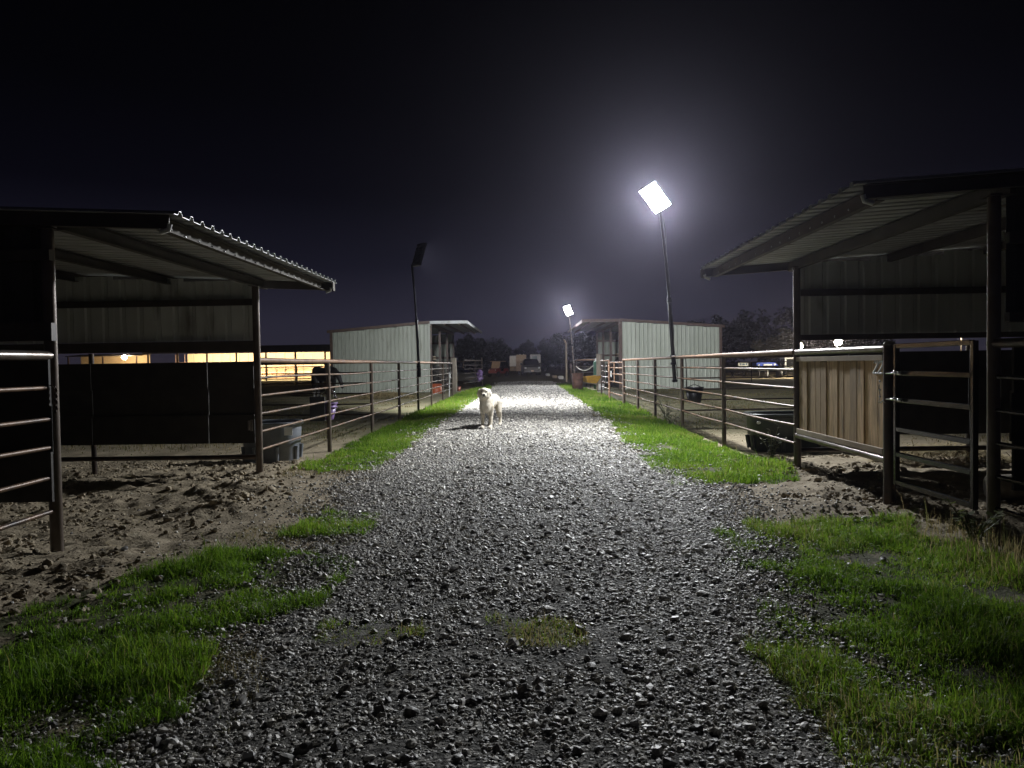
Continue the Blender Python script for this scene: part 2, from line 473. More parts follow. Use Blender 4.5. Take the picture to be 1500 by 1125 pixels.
lys = np.array(steps((-4, 1.5, .5), (1.5, 12, .06), (12, 30, .15), (30, 57.01, .5)))
us = np.linspace(0, 1, 61)
el, er = edge_l(lys), edge_r(lys)
LX = el[:, None] + (er - el)[:, None] * us[None, :]
LY = np.repeat(lys[:, None], len(us), 1)
tap = np.minimum(us, 1 - us) * 2
LZ = Hgt(LX, LY) + .004 + (fbm(LX * 9, LY * 9, 3) - .5) * .02 * tap[None, :] + .012 * smooth(tap, 0, .15)[None, :] - .02 * (1 - smooth(tap, 0, .06))[None, :]
ii = np.arange(LX.size).reshape(LX.shape)
qq = np.stack([ii[:-1, :-1], ii[:-1, 1:], ii[1:, 1:], ii[1:, :-1]], -1).reshape(-1, 4)
mesh_np("gravel_lane", np.stack([LX, LY, LZ], -1).reshape(-1, 3), qq, LANEM, "structure", True)

# loose stones: points carrying size and turn, geometry nodes put a stone on each
def stone_material():
    m = bpy.data.materials.new("crushed_stone"); m.use_nodes = True
    nt = m.node_tree; N, L = nt.nodes, nt.links
    b = N["Principled BSDF"]; b.inputs["Roughness"].default_value = .55; b.inputs["Specular IOR Level"].default_value = .5
    oi = N.new("ShaderNodeObjectInfo")
    r = N.new("ShaderNodeValToRGB"); e = r.color_ramp.elements
    e[0].color = (.12, .115, .11, 1); e[1].color = (.75, .73, .68, 1)
    for p, c in ((.3, (.26, .245, .222)), (.6, (.45, .425, .38)), (.85, (.60, .565, .495))):
        q = e.new(p); q.color = (*c, 1)
    L.new(oi.outputs["Random"], r.inputs[0]); L.new(r.outputs[0], b.inputs["Base Color"])
    return m
STONE = stone_material()

def stone_field(name, pts, size, kind="stuff"):
    n = len(pts)
    me = bpy.data.meshes.new(name)
    me.vertices.add(n); me.vertices.foreach_set("co", np.ascontiguousarray(pts, np.float32).ravel())
    a = me.attributes.new("stone_size", 'FLOAT', 'POINT'); a.data.foreach_set("value", np.asarray(size, np.float32))
    rot = np.stack([rng.normal(0, .35, n), rng.normal(0, .35, n), rng.uniform(0, 6.28, n)], -1).astype(np.float32)
    a = me.attributes.new("stone_turn", 'FLOAT_VECTOR', 'POINT'); a.data.foreach_set("vector", rot.ravel())
    me.update()
    o = bpy.data.objects.new(name, me); COL.objects.link(o); o["kind"] = kind
    ng = bpy.data.node_groups.new(name + "_nodes", 'GeometryNodeTree')
    ng.interface.new_socket("Geometry", in_out='INPUT', socket_type='NodeSocketGeometry')
    ng.interface.new_socket("Geometry", in_out='OUTPUT', socket_type='NodeSocketGeometry')
    N, L = ng.nodes, ng.links
    gi, go = N.new("NodeGroupInput"), N.new("NodeGroupOutput")
    join = N.new("GeometryNodeJoinGeometry")
    for k in range(8):
        ico = N.new("GeometryNodeMeshIcoSphere"); ico.inputs["Radius"].default_value = 1.0; ico.inputs["Subdivisions"].default_value = 2 if k < 5 else 1
        nz = N.new("ShaderNodeTexNoise"); nz.noise_dimensions = '4D'; nz.inputs["W"].default_value = k * 7.7; nz.inputs["Scale"].default_value = .95; nz.inputs["Detail"].default_value = 1.5
        sub = N.new("ShaderNodeVectorMath"); sub.operation = 'SUBTRACT'; sub.inputs[1].default_value = (.5, .5, .5)
        L.new(nz.outputs["Color"], sub.inputs[0])
        scl = N.new("ShaderNodeVectorMath"); scl.operation = 'SCALE'; scl.inputs["Scale"].default_value = 1.7
        L.new(sub.outputs[0], scl.inputs[0])
        sp = N.new("GeometryNodeSetPosition"); L.new(ico.outputs["Mesh"], sp.inputs["Geometry"]); L.new(scl.outputs[0], sp.inputs["Offset"])
        tr = N.new("GeometryNodeTransform"); tr.inputs["Scale"].default_value = (1.0, .66 + .08 * (k % 4), .50 + .09 * (k % 3)); L.new(sp.outputs[0], tr.inputs["Geometry"])
        ss = N.new("GeometryNodeSetShadeSmooth"); ss.inputs["Shade Smooth"].default_value = False; L.new(tr.outputs[0], ss.inputs[0])
        sm = N.new("GeometryNodeSetMaterial"); sm.inputs["Material"].default_value = STONE; L.new(ss.outputs[0], sm.inputs["Geometry"])
        g2 = N.new("GeometryNodeGeometryToInstance"); L.new(sm.outputs[0], g2.inputs[0])
        L.new(g2.outputs[0], join.inputs[0])
    iop = N.new("GeometryNodeInstanceOnPoints"); iop.inputs["Pick Instance"].default_value = True
    L.new(gi.outputs[0], iop.inputs["Points"]); L.new(join.outputs[0], iop.inputs["Instance"])
    at = N.new("GeometryNodeInputNamedAttribute"); at.data_type = 'FLOAT_VECTOR'; at.inputs["Name"].default_value = "stone_turn"
    e2r = N.new("FunctionNodeEulerToRotation"); L.new(at.outputs["Attribute"], e2r.inputs[0]); L.new(e2r.outputs[0], iop.inputs["Rotation"])
    asz = N.new("GeometryNodeInputNamedAttribute"); asz.data_type = 'FLOAT'; asz.inputs["Name"].default_value = "stone_size"
    L.new(asz.outputs["Attribute"], iop.inputs["Scale"])
    L.new(iop.outputs[0], go.inputs[0])
    md = o.modifiers.new("stones", 'NODES'); md.node_group = ng
    return o

def in_ell(x, y, cx, cy_, rx, ry): return ((x - cx) / rx) ** 2 + ((y - cy_) / ry) ** 2
def grass_bare(x, y):
    """where the two small patches of turf break the gravel"""
    return np.minimum(in_ell(x, y, -.78, 3.56, .24, .17), in_ell(x, y, .02, 3.58, .22, .17))
bands = [(2.0, 4.2, 8600, .0074), (4.2, 7.0, 6400, .0082), (7.0, 11, 3000, .0104), (11, 17, 900, .0145), (17, 27, 330, .019), (27, 42, 110, .026), (42, 57, 60, .03)]
P_, S_ = [], []
for y0, y1, dens, med in bands:
    n = int(dens * (y1 - y0) * 5.6)
    x = rng.uniform(-2.8, 2.8, n); y = rng.uniform(y0, y1, n)
    l, r = edge_l(y), edge_r(y)
    d = np.maximum(l - x, x - r)                       # > 0 outside the lane
    keep = rng.random(n) < np.where(d < -.12, 1.0, np.exp(-(d + .12) / .22))
    bald = fbm(x * 1.2 + 80, y * .9 + 3, 3)
    keep &= rng.random(n) < np.clip(1.35 - 1.5 * np.clip(bald - .55, 0, 1) * 2.5, .5, 1)
    keep &= grass_bare(x, y) > rng.uniform(.5, 1.2, n)
    x, y, d = x[keep], y[keep], d[keep]
    s = np.clip(med * np.exp(rng.normal(0, .42, len(x))), .004, .036)
    z = Hgt(x, y) + .012 + s * .12
    P_.append(np.stack([x, y, z], -1)); S_.append(s)
# a thin scatter over the bare soil at both sides, and some larger lumps
n = 5200
x = rng.uniform(-4.4, -1.3, n); y = rng.uniform(2.2, 11, n); s = np.clip(.009 * np.exp(rng.normal(0, .5, n)), .004, .03)
k = rng.random(n) < np.exp(-(-1.3 - x) / .9)
P_.append(np.stack([x[k], y[k], Hgt(x[k], y[k]) + s[k] * .2], -1)); S_.append(s[k])
n = 3600
x = rng.uniform(1.2, 3.6, n); y = rng.uniform(5.6, 9, n); s = np.clip(.009 * np.exp(rng.normal(0, .5, n)), .004, .03)
k = rng.random(n) < np.exp(-(x - 1.5) / .8)
P_.append(np.stack([x[k], y[k], Hgt(x[k], y[k]) + s[k] * .2], -1)); S_.append(s[k])
n = 420
x = rng.uniform(-1.5, 1.2, n); y = rng.uniform(2.2, 8, n); s = np.clip(.022 * np.exp(rng.normal(0, .25, n)), .015, .038)
P_.append(np.stack([x, y, Hgt(x, y) + .012 + s * .2], -1)); S_.append(s)
stone_field("loose_gravel", np.concatenate(P_), np.concatenate(S_))

# soil clods on the churned ground
n = 16000
x = np.concatenate([rng.uniform(-7, -2.3, n), rng.uniform(2.0, 4.6, n // 2)]); y = np.concatenate([rng.uniform(3.5, 11.5, n), rng.uniform(5.6, 11, n // 2)])
k = rng.random(len(x)) < dirtmask(x, y) * np.clip((fbm(x * 1.1, y * 1.1 + 50, 3) - .3) * 2.2, 0, 1)
x, y = x[k], y[k]
s = np.clip(.011 * np.exp(rng.normal(0, .6, len(x))), .004, .05)
SOILCLOD = M("soil_clod", (.34, .285, .20), (.24, .20, .14), 20, .95, rnd=.35)
_st = STONE; STONE = SOILCLOD
stone_field("soil_clods", np.stack([x, y, Hgt(x, y) + s * .25], -1), s)
STONE = _st

# ------------------------------------------------------------------ grass
def grass_material(name, stops):
    m = bpy.data.materials.new(name); m.use_nodes = True
    nt = m.node_tree; N, L = nt.nodes, nt.links
    b = N["Principled BSDF"]; b.inputs["Roughness"].default_value = .5; b.inputs["Specular IOR Level"].default_value = .35
    a = N.new("ShaderNodeAttribute"); a.attribute_name = "tint"
    r = N.new("ShaderNodeValToRGB"); e = r.color_ramp.elements
    e[0].color = (*stops[0][1], 1); e[0].position = stops[0][0]; e[1].color = (*stops[-1][1], 1); e[1].position = stops[-1][0]
    for p, c in stops[1:-1]:
        q = e.new(p); q.color = (*c, 1)
    L.new(a.outputs["Fac"], r.inputs[0]); L.new(r.outputs[0], b.inputs["Base Color"])
    tl = N.new("ShaderNodeBsdfTranslucent"); L.new(r.outputs[0], tl.inputs[0])
    mx = N.new("ShaderNodeMixShader"); mx.inputs[0].default_value = .56
    L.new(b.outputs[0], mx.inputs[1]); L.new(tl.outputs[0], mx.inputs[2]); L.new(mx.outputs[0], N["Material Output"].inputs[0])
    return m
GRASSM = grass_material("green_grass", [(0, (.045, .10, .006)), (.4, (.145, .28, .021)), (.75, (.25, .38, .036)), (.92, (.31, .30, .08)), (1, (.44, .36, .17))])
DRYM = grass_material("dry_grass", [(0, (.10, .12, .035)), (.5, (.20, .17, .075)), (1, (.36, .28, .14))])

def blades(name, x, y, ln, wd, mat, label=None, lean=.55, tint=None):
    n = len(x)
    z = Hgt(x, y) - .004
    a = rng.uniform(0, 2 * PI, n)
    dx, dy = np.cos(a), np.sin(a)
    b = rng.uniform(0, 2 * PI, n); wx, wy = np.cos(b) * wd / 2, np.sin(b) * wd / 2
    le = np.abs(rng.normal(0, lean, n))
    base = np.stack([x, y, z], -1); D = np.stack([dx, dy, 0 * x], -1); Wv = np.stack([wx, wy, 0 * x], -1)
    up = np.array([0, 0, 1.0])
    h = ln
    p1 = base + up * (h * .5)[:, None] + D * (h * le * .22)[:, None]
    p2 = base + up * (h * np.clip(.92 - le * .28, .25, 1))[:, None] + D * (h * np.clip(le, 0, 1.1) * .8)[:, None]
    co = np.stack([base - Wv, base + Wv, p1 - Wv * .8, p1 + Wv * .8, p2], 1).reshape(-1, 3)
    i = (np.arange(n) * 5)[:, None]
    tri = np.concatenate([i + np.array([[0, 1, 3]]), i + np.array([[0, 3, 2]]), i + np.array([[2, 3, 4]])], 1).reshape(-1, 3)
    o = mesh_np(name, co, tri, mat, "stuff", True)
    t = rng.random(n) if tint is None else tint
    at = o.data.attributes.new("tint", 'FLOAT', 'POINT'); at.data.foreach_set("value", np.repeat(t, 5).astype(np.float32))
    if label: o["label"] = label
    return o

def poly_in(x, y, poly):
    ins = np.zeros(len(x), bool); n = len(poly); j = n - 1
    for i in range(n):
        xi, yi = poly[i]; xj, yj = poly[j]
        c = ((yi > y) != (yj > y)) & (x < (xj - xi) * (y - yi) / (yj - yi + 1e-9) + xi)
        ins ^= c; j = i
    return ins
TURF = [[(1.02, 2.1), (1.0, 3.1), (1.1, 3.9), (1.3, 4.7), (1.5, 5.4), (1.62, 6.1), (2.3, 6.15), (3.0, 6.1), (3.15, 5.2), (3.2, 4.0), (3.3, 2.1)],
        [(-3.6, 2.0), (-1.5, 2.1), (-1.5, 2.9), (-1.38, 3.7), (-1.18, 4.3), (-1.15, 5.0), (-1.7, 5.25), (-2.2, 5.35), (-2.6, 4.7), (-2.85, 3.9), (-3.6, 3.2)],
        [(-2.0, 5.8), (-1.3, 5.75), (-1.25, 6.4), (-1.6, 6.75), (-2.0, 6.5)],
        [(1.55, 7.9), (3.0, 8.35), (3.35, 9.2), (3.3, 12), (3.35, 20), (2.0, 20), (1.65, 12), (1.6, 9.2)],
        [(1.9, 20), (3.5, 20), (3.6, 39), (2.9, 50), (2.1, 50), (1.95, 34)],
        [(-3.1, 9.6), (-2.6, 9.3), (-1.9, 9.4), (-1.95, 12), (-1.95, 20), (-3.3, 20), (-3.3, 12)],
        [(-3.4, 20), (-1.9, 20), (-1.9, 42), (-2.6, 52), (-3.4, 40)]]
def patch(name, poly, dens, lmean, wid, mat=GRASSM, cl=2.2, thr=.36, soft=.14, lean=.55, dry=0.0):
    px, py = [p[0] for p in poly], [p[1] for p in poly]
    A = (max(px) - min(px)) * (max(py) - min(py))
    n = int(A * dens)
    x = rng.uniform(min(px), max(px), n); y = rng.uniform(min(py), max(py), n)
    jx, jy = (fbm(x * 2.3, y * 2.3 + 9, 3) - .5) * .55, (fbm(x * 2.3 + 33, y * 2.3, 3) - .5) * .55
    k = poly_in(x + jx, y + jy, poly)
    x, y = x[k], y[k]
    c = fbm(x * cl + 3, y * cl + 70, 4)
    k = rng.random(len(x)) < smooth(c, thr - soft, thr + soft)
    x, y, c = x[k], y[k], c[k]
    ln = lmean * np.exp(rng.normal(0, .35, len(x))) * (.55 + .95 * smooth(c, thr, .68))
    t = np.clip(rng.normal(.45, .22, len(x)) + (fbm(x * .9, y * .9, 3) - .5) * .8 + dry, 0, 1)
    return blades(name, x, y, ln, wid * rng.uniform(.7, 1.3, len(x)), mat, lean=lean, tint=t)

at_ = ground.data.attributes.new("turf", 'FLOAT', 'POINT')
gx, gy = np.meshgrid(xs, ys); gx, gy = gx.ravel(), gy.ravel()
jx, jy = (fbm(gx * 2.3, gy * 2.3 + 9, 3) - .5) * .55, (fbm(gx * 2.3 + 33, gy * 2.3, 3) - .5) * .55
tv = np.zeros(len(gx))
for poly in TURF: tv = np.maximum(tv, poly_in(gx + jx, gy + jy, poly).astype(float))
at_.data.foreach_set("value", tv.astype(np.float32))
patch("grass_patch", TURF[0], 15000, .052, .0037, thr=.37, soft=.10, dry=.04, lean=1.25)
patch("grass_patch", TURF[1], 15000, .056, .0037, thr=.40, soft=.10, lean=1.25)
patch("grass_tuft", TURF[2], 8000, .045, .005, thr=.36, lean=1.0)
for poly in ([(-1.06, 3.4), (-.78, 3.34), (-.5, 3.42), (-.5, 3.7), (-.78, 3.78), (-1.06, 3.7)], [(-.24, 3.42), (.02, 3.34), (.27, 3.42), (.27, 3.72), (.02, 3.82), (-.24, 3.72)]):
    patch("grass_tuft", poly, 22000, .03, .0032, thr=.30, soft=.16, cl=4, lean=1.2, dry=.20)
patch("grass_verge", TURF[3], 5200, .05, .007, thr=.32, lean=.9, dry=.06)
patch("grass_verge", TURF[4], 1100, .065, .013, thr=.30)
patch("grass_verge", TURF[5], 4800, .05, .007, thr=.34, lean=.9, dry=.02)
patch("grass_verge", TURF[6], 1100, .065, .013, thr=.32, dry=.08)
patch("paddock_grass", [(3.5, 10), (12, 12), (20, 40), (5, 40), (3.5, 20)], 110, .045, .014, DRYM, cl=.8, thr=.45)
patch("paddock_grass", [(-3.5, 11), (-12, 12), (-22, 40), (-5, 40), (-3.5, 20)], 110, .045, .014, DRYM, cl=.8, thr=.45)
patch("verge_fringe", [(-3.2, 9.0), (-1.6, 9.0), (-1.7, 10.2), (-3.3, 11.5)], 900, .04, .005, DRYM, thr=.45)
patch("verge_fringe", [(-1.75, 2.3), (-1.2, 2.3), (-1.15, 3.2), (-1.1, 4.2), (-1.3, 4.4), (-1.6, 3.4)], 5000, .03, .0032, DRYM, thr=.46, lean=1.4)
patch("verge_fringe", [(.95, 2.2), (1.35, 2.2), (1.45, 3.6), (1.6, 5.2), (1.3, 5.0), (1.05, 3.4)], 4000, .03, .0032, DRYM, thr=.47, lean=1.4)
patch("verge_fringe", [(-2.4, 5.4), (-1.3, 5.2), (-1.2, 7.2), (-2.3, 7.0)], 2200, .03, .0034, DRYM, thr=.48, lean=1.4)
patch("verge_fringe", [(1.3, 8.4), (1.9, 8.0), (2.0, 22), (1.5, 22)], 500, .035, .007, DRYM, thr=.48)
n = 900
x = rng.normal(3.15, .2, n); y = rng.normal(4.9, .5, n)
blades("dry_weed_tuft", x, y, .16 * np.exp(rng.normal(0, .4, n)), np.full(n, .004), DRYM, lean=.5)

# ------------------------------------------------------------------ the two near shelters
def roof_z(ax, base, k): return base + k * (ax - 2.45)

def near_shelter(s, label, base, slope, xe):
    """open-fronted horse shelter; s = -1 left of the lane, 1 right of it"""
    root = thing("horse_shelter", label, "horse shelter", (s * 5.4, 7.4, 0))
    y0, y1, yb = 5.42, 9.42, 9.46
    xf, xb = 3.4, 7.7
    rz = lambda ax: roof_z(ax, base, slope)
    # posts
    for ax, y in ((xf, y1 - .1), (xf - .02 if s > 0 else 3.5, y0 - .02), (xb, y1 - .1), (xb, y0 + .02)):
        m = MB(); zt = rz(ax) - .12
        m.tube([(s * ax, y, -.25), (s * ax, y, zt)], .044, 14)
        p = part("post", m, POSTM, root)
        c = MB(); c.box((s * ax, y, zt + .006), (.13, .13, .012)); part("cap_plate", c, DARKPIPE, p)
    # header over the front posts, purlins along the lane, end rafters across
    def channel(a, b, h, w=.055):
        a, b = Vector(a), Vector(b)
        t = (b - a).normalized(); side = t.cross(Vector((0, 0, 1))).normalized()
        m = MB(); c = (a + b) / 2; L_ = (b - a).length
        mt = Matrix((t, side, side.cross(t) * -1)).transposed().to_3x3()
        if mt.determinant() < 0: mt = Matrix((t, -side, Vector((0, 0, 1)))).transposed()
        m.box(c, (L_, .006, h), mt)
        for k in (-1, 1): m.box(c + Vector((0, 0, k * (h / 2 - .003))) + side * (w / 2) , (L_ - .002, w, .005), mt)
        return m
    ye0, ye1 = (5.31 if s < 0 else 5.2), 9.72
    part("header_beam", channel((s * xf, ye0 + .05, rz(xf) - .075), (s * xf, ye1 - .1, rz(xf) - .075), .11), FRAME, root)
    for ax in (xe + .16, 4.6, 5.8, 7.5):
        pz = rz(ax) - .066
        p = part("purlin", channel((s * ax, ye0 + .02, pz), (s * ax, ye1 - .02, pz), .1), FRAME if ax > 3 or s > 0 else DUSTY, root)
        if ax < 3:
            m = MB(); m.ell((s * (ax - .005), ye0 + .2, pz - .022), (.011, .011, .011), u=6, v=4)
            b0 = part("bolt", m, CHROME, p)
            for k in range(1, 17): again(b0, (0, k * .25, 0))
    for y in (ye0 + .0, ye1):
        a, b = Vector((s * (xe + .06), y, rz(xe + .06) - .055)), Vector((s * 7.8, y, rz(7.8) - .055))
        p = part("end_rafter", channel(a, b, .10, .05), FRAME, root)
        m = MB(); m.tube([(s * (xe + .12), y - .012, rz(xe) - .13), (s * (xe + .06), y - .012, rz(xe) - .11), (s * (xe + .05), y - .012, rz(xe) - .07)], .018, 8)
        part("end_cap", m, WHITE, p)
    # corner trim hanging at the far end of the eave
    m = MB(); m.box((s * (xe + .06), ye1 + .03, rz(xe) - .06), (.10, .004, .11)); m.box((s * (xe + .01), ye1 - .02, rz(xe) - .06), (.004, .10, .11))
    part("corner_trim", m, DUSTY, root)
    # roof sheets, ribs running down to the eave
    k = 0; y = 5.27 if s < 0 else 5.14
    th = math.atan(slope)
    up = Vector((-s * math.sin(th), 0, math.cos(th)))
    while y < 9.7:
        w = min(.92, 9.8 - y)
        m = MB()
        jig = rng.uniform(-.012, .012)
        m.corr((s * (xe + jig), y, rz(xe) + .003 * (k % 2)), (0, 1, 0), up, Vector((s * (7.87 - xe), 0, slope * (7.87 - xe))), w + .012, pitch=.184, h=.032, top=.03, base=.075)
        part("roof_sheet", m, ROOFM, root)
        y += .92; k += 1
    # end walls: ribbed siding above, girts, open slot, dark panels below
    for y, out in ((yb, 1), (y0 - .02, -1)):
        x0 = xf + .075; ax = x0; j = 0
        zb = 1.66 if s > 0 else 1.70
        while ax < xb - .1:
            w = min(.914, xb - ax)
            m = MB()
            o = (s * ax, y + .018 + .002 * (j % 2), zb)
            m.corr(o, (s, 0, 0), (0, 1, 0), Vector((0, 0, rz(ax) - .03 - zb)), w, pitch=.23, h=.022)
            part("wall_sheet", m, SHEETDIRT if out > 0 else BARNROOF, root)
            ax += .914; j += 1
        for zg, hg in ((zb - (.035 if s > 0 else .07), .07 if s > 0 else .13), (2.19, .08)):
            m = MB(); m.box((s * (xf + xb) / 2, y - .035, zg), (xb - xf - .1, .06, hg)); part("girt", m, FRAME, root)
        if out > 0:
            m = MB(); m.tube([(s * (xf + .02), y - .03, .2), (s * xb, y - .03, .2)], .03, 10); part("bottom_pipe", m, DARKPIPE, root)
        m = MB(); m.tube([(s * 5.62, y + .02, -.2), (s * 5.62, y + .02, zb - .14)], .032, 10); part("wall_stud", m, DARKPIPE, root)
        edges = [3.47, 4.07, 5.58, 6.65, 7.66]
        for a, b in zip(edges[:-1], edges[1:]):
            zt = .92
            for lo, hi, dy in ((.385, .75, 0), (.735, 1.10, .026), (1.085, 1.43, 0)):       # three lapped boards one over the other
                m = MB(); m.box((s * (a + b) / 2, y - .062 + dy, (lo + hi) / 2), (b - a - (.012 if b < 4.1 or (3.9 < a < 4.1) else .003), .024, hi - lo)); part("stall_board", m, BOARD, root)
    # back wall
    y = y0 + .05; j = 0
    while y < y1 - .05:
        w = min(.914, y1 - y)
        m = MB(); m.corr((s * (xb + .05 + .002 * (j % 2)), y, .35), (0, 1, 0), (s, 0, 0), Vector((0, 0, rz(xb) - .4)), w, pitch=.23, h=.022)
        part("wall_sheet", m, SHEETDIRT, root)
        y += .914; j += 1
    return root

near_shelter(-1, "dark open-fronted shelter with a ribbed metal canopy left of the gravel lane", 2.455, .045, 2.49)
near_shelter(1, "dark open-fronted shelter behind the wooden gate right of the gravel lane", 2.555, .06, 2.30)

# ------------------------------------------------------------------ pipe fences
RAIL_Z = (.30, .53, .76, .99, 1.22)
def pipe_fence(label, pts, group="rusty pipe fences along the lane and paddocks", top=TOPRUST, rail=RUST, zr=RAIL_Z, ztop=1.445, r=.017, rt=.035, first=True, last=True, sag=.012, postr=.037, post=None):
    root = thing("pipe_fence", label, "fence", (pts[0][0], pts[0][1], HZ(*pts[0])), group=group)
    # the road-side fences keep a level top line while the ground dips a little
    for i, (x, y) in enumerate(pts):
        if (i == 0 and not first) or (i == len(pts) - 1 and not last): continue
        m = MB(); zt = ztop - .02 + rng.uniform(-.004, .004)
        m.tube([(x, y, HZ(x, y) - .2), (x, y, zt)], postr, 12)
        part("post", m, post or DARKPIPE, root)
    for i in range(len(pts) - 1):
        a, b = Vector((*pts[i], 0)), Vector((*pts[i + 1], 0))
        t = (b - a).normalized(); side = Vector((-t.y, t.x, 0))
        if ztop:
            m = MB(); m.tube([a + Vector((0, 0, ztop)) - t * .0, (a + b) / 2 + Vector((0, 0, ztop - .004)), b + Vector((0, 0, ztop))], rt, 12, cap=True)
            part("top_rail", m, top, root)
        for z in zr:
            dz = rng.uniform(-.5, 1.1) * sag
            path = []
            for q in (0, .25, .5, .75, 1):
                p = a.lerp(b, q); path.append(p + Vector((0, 0, z - dz * 4 * q * (1 - q))) + side * (.008 * math.sin(q * PI)))
            m = MB(); m.tube(path, r, 8)
            part("rail", m, rail, root)
    return root

LF = [(-3.4, 9.3), (-3.38, 12.6), (-3.36, 16.05), (-3.35, 19.5), (-3.35, 22.95), (-3.35, 26.2), (-3.35, 29.8), (-3.35, 33.6)]
RF = [(3.36, 9.3), (3.36, 12.6), (3.35, 15.9), (3.35, 19.2), (3.36, 22.2), (3.36, 25.5)]
pipe_fence("long rusty five-rail pipe fence along the left verge beyond the gray water tub", LF, first=False, post=POSTM)
pipe_fence("long rusty five-rail pipe fence along the right verge up to the orange gate", RF, first=False, post=POSTM)
pipe_fence("pipe fence at the extreme left edge of the picture beside the dark shelter", [(-3.5, 5.38), (-3.5, 2.6), (-3.5, -.4)], first=False, top=STEEL, rail=RUST, zr=(.31, .56, .78, .99, 1.22), ztop=1.455, rt=.036)
pipe_fence("dark pipe fence at the extreme right edge below the shelter end wall", [(3.38, 5.44), (3.4, 2.6), (3.42, -.4)], first=False, top=DARKPIPE, rail=GATESTEEL, zr=(.25, .48, .72, .96, 1.2), ztop=1.44)
pipe_fence("dark cross fence behind the gray water tub dividing the left paddock", [(-3.36, 16.05), (-6.75, 16.4), (-10.1, 16.7), (-13.4, 17.0), (-16.8, 17.3)], first=False, top=DARKPIPE, rail=DARKPIPE)
pipe_fence("dark cross fence behind the green water tub dividing the right paddock", [(3.35, 15.9), (6.6, 15.9), (9.9, 15.9), (13.2, 15.9), (16.5, 15.9)], first=False, top=DARKPIPE, rail=DARKPIPE)
pipe_fence("far dark fence in front of the warmly lit stall barn", [(-8.0, 47), (-11.3, 47), (-14.6, 47), (-17.9, 47), (-21.2, 47), (-24.5, 47), (-27.8, 47)], top=DARKPIPE, rail=DARKPIPE, ztop=1.4)
pipe_fence("far dark fence in front of the sandy arena on the right", [(12.5, 52), (15.8, 52), (19.1, 52), (22.4, 52), (25.7, 52), (29.0, 52), (32.3, 52)], top=DARKPIPE, rail=DARKPIPE, ztop=1.25, zr=(.3, .6, .9))
pipe_fence("dark fence of close posts beyond the rusty drum at the lane end", [(3.9, 52), (3.85, 55), (3.8, 58), (3.75, 61)], top=DARKPIPE, rail=DARKPIPE, ztop=1.4, zr=(.5, .95))

m = MB()
for q in range(9): m.ell((-3.455 + .012 * (q % 2), 5.36, 1.22 - q * .022 + .004 * (q % 2)), (.010, .006, .015), u=8, v=6)
m.tube([(-3.50, 5.35, 1.235), (-3.46, 5.33, 1.24), (-3.45, 5.36, 1.2)], .006, 6)
single("latch_chain", m, DARKPIPE, "short dark latch chain hanging on the nearest left post", "chain")
# hinge bracket and plates on the left front post
root = thing("gate_hinge_bracket", "small dark hinge bracket bolted on the left shelter's far post", "hinge", (-3.46, 9.26, .4))
m = MB(); m.box((-3.47, 9.262, .62), (.03, .02, .14)); part("hinge_plate", m, STEEL, root)
m = MB(); m.tube([(-3.50, 9.25, .56), (-3.50, 9.25, .68)], .012, 8); part("hinge_pin", m, STEEL, root)

# ------------------------------------------------------------------ wooden gate panel with the number 22
root = thing("wooden_gate", "gate of vertical weathered planks in a pipe frame numbered 22", "gate", (3.38, 8.1, 0))
ya, yb_ = 6.98, 9.26
m = MB(); m.tube([(3.38, ya, 1.435), (3.38, yb_, 1.435)], .037, 14); part("top_pipe", m, STEEL, root)
m = MB(); m.tube([(3.38, ya, .39), (3.38, yb_, .405)], .037, 14); part("bottom_pipe", m, STEEL, root)
y = ya + .03; k = 0
while y < yb_ - .06:
    w = min(float(rng.uniform(.125, .165)), yb_ - .03 - y)
    m = MB(); m.bbox((3.385 + float(rng.uniform(-.005, .005)), y + w / 2, .905 + float(rng.uniform(-.006, .006))), (.022, w - float(rng.uniform(.004, .012)), .84), .004)
    part("plank", m, PLANK, root)
    y += w; k += 1
m = MB(); m.bbox((3.362, (ya + yb_) / 2, 1.352), (.02, yb_ - ya - .07, .055), .003); part("top_batten", m, BATTEN, root)
m = MB(); m.bbox((3.362, (ya + yb_) / 2, .465), (.02, yb_ - ya - .07, .06), .003); part("bottom_batten", m, BATTEN, root)
def digit2(yc, zc, h, wdt):
    pts = []
    for a in np.linspace(160, -50, 12):
        pts.append((0, math.cos(math.radians(a)) * wdt / 2, h * .24 + math.sin(math.radians(a)) * h * .26))
    pts += [(0, -wdt * .5, -h * .46)]
    pts2 = [(0, -wdt * .5, -h * .46), (0, wdt * .55, -h * .46)]
    m = MB()
    def tr(p): return (3.3655, yc - p[1] - p[2] * .22, zc + p[2])
    m.tube([tr(p) for p in pts], .011, 6); m.tube([tr(p) for p in pts2], .011, 6)
    return m
part("number_digit", digit2(7.165, 1.262, .125, .072), LETTER, root)
part("number_digit", digit2(7.065, 1.262, .125, .072), LETTER, root)
# latch hardware near the post
m = MB()
for z in (1.13, 1.05, .985): m.ell((3.35, 7.05, z), (.012, .016, .012), u=8, v=6)
for q in range(8): m.tube([(3.345, 7.05 + .012 * math.sin(q), 1.1 - q * .022), (3.345, 7.05 + .012 * math.sin(q + 1), 1.078 - q * .022)], .005, 5)
part("latch_chain", m, CHROME, root)

